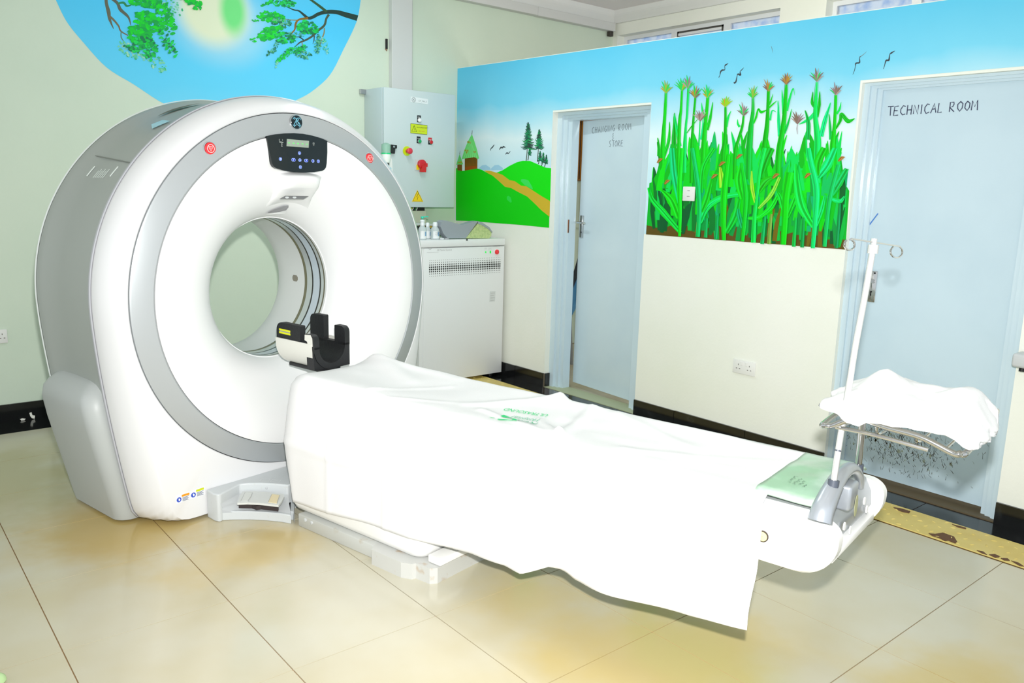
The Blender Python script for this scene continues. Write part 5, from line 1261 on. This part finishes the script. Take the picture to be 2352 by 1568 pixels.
c = ctx((712, 925)); MB().lathe([(.036, .006), (.036, .03), (.03, .034), (.001, .035)], lambda x, y, h: PC.pt(c[0] + x, c[1] + y, h), 28).build('isolator_knob', M_RBTN, ms, True)
MB().prism(PC, [(c[0] - .012, c[1] - .01), (c[0] + .03, c[1] - .01), (c[0] + .026, c[1] - .062), (c[0] - .018, c[1] - .062)], .01, .04).build('isolator_handle', M_RBTN, ms)
MB().prism(PC, [(c[0] + .02, c[1] + .012), (c[0] + .044, c[1] + .008), (c[0] + .044, c[1] - .02), (c[0] + .02, c[1] - .022)], .01, .036).build('isolator_grip', M_RBTN, ms)
tr = cpoly('hazard_triangle', [(672, 1233), (606, 1374), (742, 1376)], mat('hazard_yellow', (236, 200, 12), .45))
MB().stroke(PC, [ctx(p) for p in [(672, 1246), (617, 1367), (730, 1369), (672, 1246)]], .0035, .0025).build('triangle_border', M_LINE, tr)
MB().stroke(PC, [ctx(p) for p in [(684, 1275), (660, 1318), (680, 1315), (668, 1352)]], .004, .0025).build('lightning_bolt', M_LINE, tr)
MB().bbox(-.958, -.91, -.03, 0, 2.262, 2.30, .003, 1).build('wall_bracket', M_BRUSHED, cab)
# cables and small duct below
duct = root('cable_duct', (-.62, -.1, 1.2), 0, 'cream cable duct with coloured wires under the switch cabinet', 'duct')
da, db = onY(940, 478, -.2), onY(979, 515, -.2)
MB().bbox(da.x - .05, db.x, -.2, -.0, 1.16, onY(960, 484, -.2).z, .003, 1).build('duct_box', mat('duct_cream', (206, 210, 190), .5), duct)
MB().box(da.x - .05, db.x - .01, -.19, -.02, onY(960, 484, -.2).z, 1.386).build('duct_opening', mat('duct_dark', (26, 28, 26), .7), duct)
for k, cc in enumerate([(40, 110, 180), (190, 200, 30), (226, 226, 220), (30, 30, 30), (40, 140, 60), (214, 216, 214)]):
    x = da.x + .005 + .013 * k; MB().tube(catmull([(x, -.194, 1.36), (x + .006, -.2, 1.375), (x + .012, -.194, 1.384)], 4), .004, 6).build('wire', mat('wire%d' % k, cc, .4), duct, True)

# clear bottle with glowing green base in a wall bracket, in front of the cabinet edge
san = root('bottle_dispenser', (-.93, -.36, 1.55), 0, 'clear bottle with green tinge in a white bracket left of the cabinet', 'dispenser')
PS = Plane((0, -.345, 0), (1, 0, 0), (0, 0, 1), (0, -1, 0)); sz_ = lambda p: px_plane(PS, (840 + p[0] * .07653, 310 + p[1] * .07653))
MB().prism(PS, [sz_(p) for p in [(350, 640), (430, 580), (690, 620), (750, 665), (790, 740), (825, 1250), (830, 1500), (350, 1500)]], -.012, 0).build('bracket', M_WHITE_TRIM, san)
cb = sz_((540, 700)); c0_, c1_, c2_, c3_ = sz_((540, 570))[1], sz_((540, 830))[1], sz_((540, 250))[1], sz_((540, 900))[1]
rb = (sz_((665, 600))[0] - sz_((420, 600))[0]) / 2
FN = lambda x, y, h: (cb[0] + x, -.345 - .035 + y, h)
MB().lathe([(rb * .3, c1_ - .002), (rb * .8, c1_), (rb, c0_ - .04), (rb, c0_)], FN, 24, True, True).build('bottle_base', mat('white_bottle_base', (238, 244, 240), .4), san, True)
MB().lathe([(rb, c0_ + .001), (rb, c2_ - .008), (rb * .6, c2_), (rb * .2, c2_ + .004)], FN, 24, False, True).build('bottle_top', mat('clear_green_plastic', (150, 206, 178), .1, alpha=.45), san, True)
MB().lathe([(rb * 1.02, c0_ - .003), (rb * 1.02, c0_ + .008)], FN, 24).build('green_band', mat('green_band', (30, 206, 130), .4), san, True)
MB().lathe([(rb * .7, c3_), (rb * .7, c1_)], FN, 20, True).build('dark_neck', mat('dark_neck', (70, 76, 78), .4), san, True)
MB().lathe([(rb * .55, c3_ - .05), (rb * .65, c3_)], FN, 20, True).build('spout', M_GREYLIGHT, san, True)
ck = sz_((710, 1015)); MB().disc(PS, ck, .006, .0, .02, 14, .010).build('turquoise_tap', mat('turquoise', (40, 190, 214), .35), san)

# ------------------------------------------------------------------ white power unit
M_UPS = mat('power_unit_white', (222, 225, 226), .38)
YU = -.74
PU = Plane((0, YU, 0), (1, 0, 0), (0, 0, 1), (0, -1, 0))
ups = root('power_unit', (-.45, -.45, 0), 0, 'white floor-standing power unit cabinet with perforated vent and red button', 'cabinet')
UX0, UX1 = -.86, -.034
MB().bbox(UX0, UX1, YU + .006, -.10, .035, 1.095, .008, 2).build('unit_body', M_UPS, ups, True)
ud = MB().bbox(UX0 + .035, UX1, YU, YU + .012, .03, 1.092, .004, 2).build('front_door', M_UPS, ups, True)
MB().bbox(UX0 - .004, UX1 + .004, YU - .004, -.09, 1.098, 1.154, .008, 2).build('top_cover', M_UPS, ups, True)
for (x, y) in ((UX0 + .08, -.66), (UX1 - .06, -.66), (UX0 + .08, -.18), (UX1 - .06, -.18)):
    MB().lathe([(.022, 0), (.022, .036)], lambda a, b, h: (x + a, y + b, h), 12, True, True).build('foot', M_BLACK, ups)
uz = lambda p: px_plane(PU, (920 + p[0] * .11479, 480 + p[1] * .11479))
M_HOLE = mat('vent_hole_dark', (30, 32, 32), .8)
vh = MB(); TL, TRt, BL = uz((585, 1030)), uz((1990, 995)), uz((580, 1345))
sizes = [.0018, .0026, .0040, .0054, .0056, .0046, .0030, .0021]
for i in range(39):
    for j in range(8):
        x = TL[0] + (TRt[0] - TL[0]) * i / 38; z = TL[1] + (BL[1] - TL[1]) * j / 7
        vh.disc(PU, (x, z), sizes[j] * 1.35, .0006, None, 8)
vo = vh.build('vent_holes', M_HOLE, ud); vo['kind'] = 'stuff'
c = uz((1322, 612)); MB().disc(PU, c, .0085, .004, .006, 18).build('cover_lock', mat('lock_dark', (70, 72, 72), .4), ups)
c = uz((1920, 857)); MB().disc(PU, c, .024, 0, .003, 28).build('button_bezel', mat('bezel_white', (236, 236, 236), .3), ud)
MB().lathe([(.020, .0), (.020, .010), (.016, .013), (.001, .014)], lambda x, y, h: PU.pt(c[0] + x, c[1] + y, h), 24).build('red_stop_button', M_RED, ud, True)
for p_, r_, ry_ in (((1702, 860), .0058, .0075), ((1795, 858), .007, .0115)):
    c = uz(p_); MB().disc(PU, c, r_, .0, .004, 18, ry_).build('green_indicator', mat('green_lamp', (20, 214, 70), .35, emit=.35), ud)
M_UINK = mat('faint_grey_ink', (168, 170, 170), .6)
q = uz((725, 838)); textmesh('maker_text', 'GE Medical Systems', M_UINK, ud, PU, q[0], q[1], .019, .0008, sx=.92, shear=.2)
MB().stroke(PU, [uz((525, 868)), uz((760, 862))], .0015, .0008).build('maker_line', M_UINK, ud)
c = uz((590, 768)); rg = MB(); rg.stroke(PU, [(c[0] + .014 * math.cos(t), c[1] + .015 * math.sin(t)) for t in [k * .349 for k in range(19)]], .003, .0008); rg.stroke(PU, [(c[0] - .008, c[1] + .008), (c[0] + .001, c[1]), (c[0] + .008, c[1] - .008)], .003, .0008); rg.build('maker_logo', M_UINK, ud)
for p_, t_ in (((1858, 753), 'EMERGENCY OFF'), ((1900, 722), 'SYSTEM'), ((1678, 787), 'MAINS'), ((1680, 817), 'Power'), ((1762, 787), 'SYSTEM'), ((1755, 817), 'Operating')):
    q = uz(p_); textmesh('panel_text', t_, M_UINK, ud, PU, q[0], q[1] - .002, .0085, .0008)
rl = [px_plane(PU, p_) for p_ in [(1125, 669), (1138, 668), (1137, 692), (1124, 693)]]
rlo = MB().prism(PU, rl, .0, .001).build('rating_label', mat('rating_label', (202, 206, 206), .5), ud)
for k in range(4):
    z = rl[0][1] - .015 - .02 * k; MB().stroke(PU, [(rl[0][0] + .008, z), (rl[1][0] - .008 - .01 * (k % 2), z)], .004, .0015).build('label_line', M_UINK, rlo)
MB().box(UX0 - .002, UX0 + .001, -.70, -.64, 1.0, 1.05).build('side_label', mat('side_label_yellow', (226, 190, 30), .5), ups)

# things standing on the power unit
UT = 1.155
def bottle(px, py_top, py_bot, wpx, Y_, label, name, cap=True, pump=False, ink=False):
    b0 = onY(px, py_bot, Y_); r = wpx / 2 * (onY(px + 1, py_bot, Y_).x - b0.x); h = onY(px, py_top, Y_).z - UT
    o = root(name, (b0.x, Y_, UT), 0, label, 'bottle')
    FNb = lambda x, y, z: (b0.x + x, Y_ + y, UT + z)
    MB().lathe([(r * .9, 0), (r, .006), (r, h * .52), (r * .92, h * .60), (r * .55, h * .74), (r * .5, h * .78)], FNb, 24, True).build('bottle_body', mat('clear_plastic', (212, 224, 226), .15, alpha=.72), o, True)
    MB().lathe([(r * .56, h * .76), (r * .56, h * .9), (r * .5, h * .97), (r * .36, h)], FNb, 20, True, True).build('cap', mat('white_cap', (226, 232, 236), .35), o, True)
    lab = MB(); n = 14
    lab.loft([[FNb(r * 1.02 * math.cos(t), r * 1.02 * math.sin(t), z) for t in [-2.6 + 2.2 * k / n for k in range(n + 1)]] for z in (h * .06, h * .48)], False)
    lo = lab.build('label', mat('bottle_label', (226, 230, 232), .5), o, True)
    bb = MB(); bb.loft([[FNb(r * 1.03 * math.cos(t), r * 1.03 * math.sin(t), z) for t in [-1.5 + .5 * k / 5 for k in range(6)]] for z in (h * .2, h * .44)], False)
    bb.build('label_stripe', mat('label_blue', (120, 160, 196), .5), lo, True)
    if ink:
        PB = Plane((b0.x, Y_ - r * 1.06, UT), (1, 0, 0), (0, 0, 1), (0, -1, 0)); r_ = random.Random(4)
        for zz_ in (h * .42, h * .30):
            pts = [(-r * .6 + r * 1.0 * k / 9, zz_ + r_.uniform(-.007, .007)) for k in range(10)]; MB().stroke(PB, pts, .0018, .0).build('handwriting', mat('black_ink', (30, 32, 36), .6), lo)
    if pump:
        MB().lathe([(r * .62, h * .99), (r * .5, h * 1.08), (r * .2, h * 1.1)], FNb, 16, True, True).build('pump_collar', mat('white_cap', (226, 232, 236), .35), o, True)
        MB().lathe([(.004, h * 1.08), (.004, h * 1.16), (.013, h * 1.17), (.012, h * 1.26), (.004, h * 1.27)], FNb, 14, True, True).build('pump_head', mat('turquoise_pump', (30, 204, 176), .35), o, True)
        MB().tube([FNb(0, 0, h * 1.22), FNb(.03, -.01, h * 1.26), FNb(.045, -.012, h * 1.24)], .0035, 8).build('pump_spout', mat('turquoise_pump', (30, 204, 176), .35), o, True)
    return o
bottle(970, 508, 545, 16, -.66, 'clear bottle with turquoise pump on the power unit beside the gantry', 'pump_bottle', pump=True)
bottle(982, 511, 545, 13, -.60, 'clear bottle between the pump bottle and the inked bottle', 'plastic_bottle')
bottle(999, 510, 546, 17, -.66, 'clear bottle with black handwriting nearest the grey headrest', 'plastic_bottle', ink=True)
def lidobj(px, Y_, label):
    b0 = onY(px, 544, Y_); o = MB().lathe([(.018, 0), (.019, .003), (.017, .008), (.001, .009)], lambda x, y, h: (b0.x + x, Y_ + y, UT + h), 20, True).build('screw_cap', mat('white_cap', (226, 232, 236), .35), None, True)
    tag(o, label, 'lid')
lidobj(1015, -.68, 'small white lid right of the inked bottle'); lidobj(1026, -.66, 'small white lid touching the grey headrest')
# wedge headrest
M_WEDGE = mat('grey_vinyl', (146, 154, 162), .45); M_WFOAM = mat('pale_green_foam', (186, 200, 142), .8, var=(50, (166, 186, 128), .45, .6), bump=(120, .4))
YW = -.70; PWd = Plane((0, YW, 0), (1, 0, 0), (0, 0, 1), (0, -1, 0)); wpt = lambda p: px_plane(PWd, p)
wd_ = root('wedge_headrest', (-.3, -.45, UT), 0, 'grey V-shaped headrest with exposed foam end on the power unit', 'headrest')
flr = lambda pts: [(x, max(z, UT)) for x, z in pts]
gp = flr([wpt(p) for p in [(1028, 547), (1018, 535), (1012, 520), (1014, 510), (1020, 506), (1028, 507), (1062, 517), (1090, 508), (1098, 507.5), (1070, 547)]])
fp_ = flr([wpt(p) for p in [(1070, 547), (1098, 513.5), (1106, 516), (1122, 526), (1129, 533), (1129, 541), (1124, 547)]])
mxx = max(x for x, z in fp_); dx_ = min(0, -.012 - mxx)
MB().prism(PWd, [(x + dx_, z) for x, z in gp], -.07, .0).build('vinyl_cover', M_WEDGE, wd_)
MB().prism(PWd, [(x + dx_, z) for x, z in fp_], -.068, -.002).build('foam_core', M_WFOAM, wd_)
tpk = flr([wpt(p) for p in [(1098, 507.5), (1108, 511), (1124, 522), (1131, 532), (1130, 534), (1122, 525.8), (1106, 516.2), (1098, 513.7)]])
MB().prism(PWd, [(min(x + dx_, -.012), z) for x, z in tpk], -.07, .002).build('vinyl_lip', M_WEDGE, wd_)
# older curved headrest behind the bottles
hr = root('curved_headrest', (-.6, -.4, UT), 0, 'black and yellow curved headrest with grey rim behind the bottles', 'headrest')
PH = Plane((0, -.42, 0), (1, 0, 0), (0, 0, 1), (0, -1, 0)); hq = lambda p: px_plane(PH, (920 + p[0] * .11479, 480 + p[1] * .11479))
MB().prism(PH, flr([hq(p) for p in [(270, 330), (580, 370), (925, 420), (800, 535), (700, 580), (300, 580)]]), -.15, 0).build('black_foam', M_FOAM, hr)
MB().prism(PH, [hq(p) for p in [(560, 330), (960, 365), (978, 372), (925, 424), (580, 374)]], -.15, .004).build('yellow_pad', mat('mustard_foam', (176, 150, 64), .7), hr)
MB().prism(PH, [hq(p) for p in [(262, 276), (560, 290), (930, 322), (960, 345), (955, 362), (560, 328), (265, 318)]], -.15, .01).build('rim', mat('rim_grey', (186, 194, 190), .5), hr)

# ------------------------------------------------------------------ sockets and switch
M_ACC = mat('white_accessory', (228, 229, 226), .35)
def socket(name, label, pl, x0, x1, z0, z1, gangs, cat='socket'):
    o = root(name, pl.pt((x0 + x1) / 2, z0, 0), 0, label, cat)
    MB().bbox(x0, x1, z0, z1, 0, .010, .003, 2, lambda a, b, c: pl.pt(a, b, c)).build('face_plate', M_ACC, o, True)
    for k in range(gangs):
        cx = x0 + (x1 - x0) * (k + .5) / gangs; cz = (z0 + z1) / 2
        for dx, dz, w, h in ((0, .014, .0022, .0045), (-.011, -.011, .0045, .0022), (.011, -.011, .0045, .0022)):
            MB().prism(pl, [(cx + dx - w, cz + dz - h), (cx + dx + w, cz + dz - h), (cx + dx + w, cz + dz + h), (cx + dx - w, cz + dz + h)], .0098, .0104).build('pin_slot', mat('slot_shade', (96, 92, 88), .6), o)
        sx_ = cx + (.022 if k == 0 else -.022) * (1 if gangs > 1 else -1)
        MB().bbox(sx_ - .007, sx_ + .007, cz + .012, cz + .034, .010, .014, .001, 1, lambda a, b, c: pl.pt(a, b, c)).build('rocker', M_ACC, o)
    return o
s0, s1 = px_part((1686, 823)), px_part((1736, 864)); socket('wall_socket', 'white double wall socket low on the partition between the doors', PPART, 3.003, 3.163, .462, .548, 2)
socket('wall_socket', 'white wall socket on the back wall at the left edge', PBACK, -3.60, -3.486, .512, .600, 2)
sw_ = root('light_switch', (0, -2.57, 1.5), 0, 'white light switch in the painted corn', 'switch')
MB().bbox(2.522, 2.617, 1.508, 1.60, 0, .011, .004, 2, lambda a, b, c: PPART.pt(a, b, c)).build('face_plate', M_ACC, sw_, True)
MB().bbox(2.555, 2.585, 1.54, 1.572, .011, .0135, .002, 1, lambda a, b, c: PPART.pt(a, b, c)).build('rocker', M_ACC, sw_)
for zq in (1.538, 1.574): MB().prism(PPART, [(2.560, zq - .001), (2.580, zq - .001), (2.580, zq + .001), (2.560, zq + .001)], .011, .0118).build('rocker_gap', mat('slot_shade', (96, 92, 88), .6), sw_)

# ------------------------------------------------------------------ yellow chequer plate strip
M_YPL = mat('yellow_painted_steel', (214, 194, 116), .4, var=(5, (204, 180, 98), .4, .7))
yp = root('chequer_plate', (-.317, -2.5, 0), 0, 'yellow painted chequer plate strip along the black floor border', 'floor plate')
YX0, YX1 = -.450, -.187
MB().bbox(YX0, YX1, -7.25, -.30, 0.0, .006, .002, 1).build('plate', M_YPL, yp)
tread = MB(); r5 = random.Random(9)
for i in range(150):
    y = -.34 - i * .0455
    for j in range(6):
        x = YX0 + .025 + j * .043
        if (i + j) % 2 == 0: continue
        an = .5 if ((i // 2 + j) % 2) else -.5; an += math.pi / 2 * ((i + j // 2) % 2)
        ca, sa = math.cos(an), math.sin(an); L_, W_ = .014, .0045
        k = len(tread.v); ring = []
        for t in range(8):
            u_, v_ = L_ * math.cos(t * .785), W_ * math.sin(t * .785); ring.append((x + u_ * ca - v_ * sa, y + u_ * sa + v_ * ca, .006))
        tread.v += [Vector(q) for q in ring] + [Vector((x + (q[0] - x) * .5, y + (q[1] - y) * .5, .0095)) for q in ring]
        tread.f += [(k + t, k + (t + 1) % 8, k + 8 + (t + 1) % 8, k + 8 + t) for t in range(8)] + [tuple(k + 8 + t for t in range(8))]
to = tread.build('tread_pattern', M_YPL, yp, True, 60); to['kind'] = 'stuff'
M_RUST = mat('rust_patch', (98, 68, 44), .8)
for pts in ([(1450, 415), (1500, 420), (1560, 410), (1600, 425), (1645, 440), (1670, 480), (1655, 492), (1600, 470), (1570, 478), (1530, 450), (1480, 435)], [(1180, 215), (1230, 222), (1310, 245), (1300, 260), (1255, 252), (1200, 232)], [(1820, 545), (1870, 555), (1900, 580), (1860, 572)], [(1915, 578), (1960, 575), (2005, 595), (1960, 605)], [(2005, 605), (2060, 608), (2075, 625), (2030, 622)], [(2085, 625), (2140, 640), (2184, 668), (2150, 665)], [(1630, 345), (1690, 360), (1735, 372), (1740, 382), (1680, 370)]):
    q = [onZ(1700 + p[0] * .29853, 1100 + p[1] * .29853, .0085) for p in pts]; q = [(min(max(v.x, YX0 + .002), YX1 - .002), v.y) for v in q]
    MB().prism(Plane((0, 0, 0), (1, 0, 0), (0, 1, 0), (0, 0, 1)), q, .0062, .0086).build('rust_patch', M_RUST, yp)

# ------------------------------------------------------------------ odds and ends
sh_ = root('wall_shelf', (-.05, -4.8, .8), 0, 'corner of a pale grey wall-mounted ledge at the right edge', 'shelf')
MB().bbox(-.105, 0, -5.1, -4.578, .802, .868, .014, 3).build('ledge', M_GREYLIGHT, sh_, True)
MB().lathe([(.014, -.02), (.014, .0)], lambda x, y, h: (-.06 + x, -4.615 + y, .802 + h), 14, True).build('fixing_knob', M_BLACK, sh_)
scr = [([(45, 940), (50, 946), (57, 955), (52, 958), (46, 953)], 'small torn paper scrap left of the other by the skirting'), ([(67, 946), (72, 944), (74, 951), (80, 952), (79, 959), (73, 958), (69, 953)], 'small torn paper scrap beside the gantry by the skirting')]
scr[0] = ([(45, 954), (50, 952), (58, 953), (55, 956), (48, 957)], scr[0][1])
for pts, lb in scr:
    b = MB(); PSc = Plane((0, -.03, 0), (1, 0, 0), (0, 0, 1), (0, -1, 0)); q = [px_plane(PSc, p) for p in pts]; zm = min(z for x, z in q)
    o = b.prism(PSc, [(x, z - zm + .001) for x, z in q], 0, .004).build('paper_scrap', mat('paper', (232, 232, 222), .7), None); tag(o, lb, 'paper', 'paper scraps by the back skirting')
bl = onZ(4, 1566, 0.0)
o = MB().lathe([(.020, .001), (.026, .008), (.024, .02), (.014, .03), (.001, .033)], lambda x, y, h: (bl.x - .012 + x, bl.y + y, h), 24, True).build('rubber_foot', mat('pale_green_plastic', (176, 206, 150), .4), None, True)
tag(o, 'pale green rounded plastic foot at the lower left corner of the floor', 'plastic foot')
# inside the changing room, seen through the gap of the door
cu_ = root('wall_cupboard', (1.2, -.6, 1.4), 0, 'brown wooden cupboard glimpsed through the gap of the ajar door', 'cupboard')
zc0 = onX(1325, 414, 1.0).z
MB().bbox(1.0, 1.4, -1.0, -.05, zc0, 2.5, .006, 1).build('cupboard_body', mat('brown_wood', (168, 106, 22), .5, var=(6, (150, 92, 20), .4, .7)), cu_)
MB().box(.994, 1.0, -.53, -.52, zc0 + .01, 2.49).build('cupboard_gap', mat('gap_dark', (70, 44, 16), .7), cu_)
st_ = root('folded_stretcher', (.75, -.85, 0), 0, 'blue folded stretcher leaning behind the ajar door', 'stretcher')
PST = Plane((.75, 0, 0), (0, -1, 0), (0, 0, 1), (-1, 0, 0)); sp_ = lambda p: px_plane(PST, p)
MB().prism(PST, [sp_(p) for p in [(1338, 560), (1300, 695), (1296, 742), (1318, 700), (1342, 640)]], -.05, .0).build('canvas', mat('blue_canvas', (86, 150, 200), .6), st_)
MB().prism(PST, [sp_(p) for p in [(1345, 545), (1301, 690), (1304, 693), (1345, 590)]], .0, .02).build('dark_strap', mat('dark_strap', (48, 54, 62), .6), st_)
lx = sp_((1296, 742)); lf = sp_((1316, 702))
MB().prism(PST, [sp_((1296, 742)), sp_((1306, 728)), (lf[0] - .01, .0), (lx[0] - .02, .0)], -.04, -.02).build('stretcher_leg', mat('leg_grey', (120, 124, 126), .5), st_)
for k, pp in enumerate(((1301, 790), (1306, 797), (1303, 806))):
    v = onX(pp[0], pp[1], .68); MB().lathe([(.001, -.012), (.012, -.004), (.012, .004), (.001, .012)], lambda x, y, h: (.68 + x, v.y + y, v.z + h), 12).build('chrome_fitting', M_STEEL, st_, True)

# added batten out of view above the frame (its light is set at the top)
bt_ = root('added_ceiling_light', ADDED_LAMP + Vector((0, 0, .055)), 0, 'added white fluorescent batten on the ceiling, out of view', 'lamp')
MB().bbox(ADDED_LAMP.x - .05, ADDED_LAMP.x + .05, ADDED_LAMP.y - .63, ADDED_LAMP.y + .63, ADDED_LAMP.z + .012, 3.29, .006, 2).build('lamp_housing', M_WHITE_TRIM, bt_)
MB().tube([ADDED_LAMP + Vector((0, -.6, -.008)), ADDED_LAMP + Vector((0, .6, -.008))], .013, 12).build('lamp_tube', mat('lit_tube', (240, 250, 250), .4, emit=4.0), bt_, True)

pb = root('added_wall_lamp', ADDED_BULB, 0, 'added bare wall lamp hidden on the far side of the partition', 'lamp')  # unseen lamp, added for the light it throws on the ceiling
MB().bbox(.16, .18, ADDED_BULB.y - .05, ADDED_BULB.y + .05, ADDED_BULB.z - .07, ADDED_BULB.z + .05, .004, 1).build('back_plate', M_WHITE_TRIM, pb)
MB().tube([Vector((.178, ADDED_BULB.y, ADDED_BULB.z)), ADDED_BULB], .016, 12).build('lamp_holder', M_WHITE_TRIM, pb, True)
MB().lathe([(.014, -.012), (.017, .0), (.014, .012), (.001, .02)], lambda x, y, h: ADDED_BULB + Vector((h + .01, x, y)), 16, True).build('glass_bulb', mat('lit_bulb', (255, 246, 226), .4, emit=3.0), pb, True)
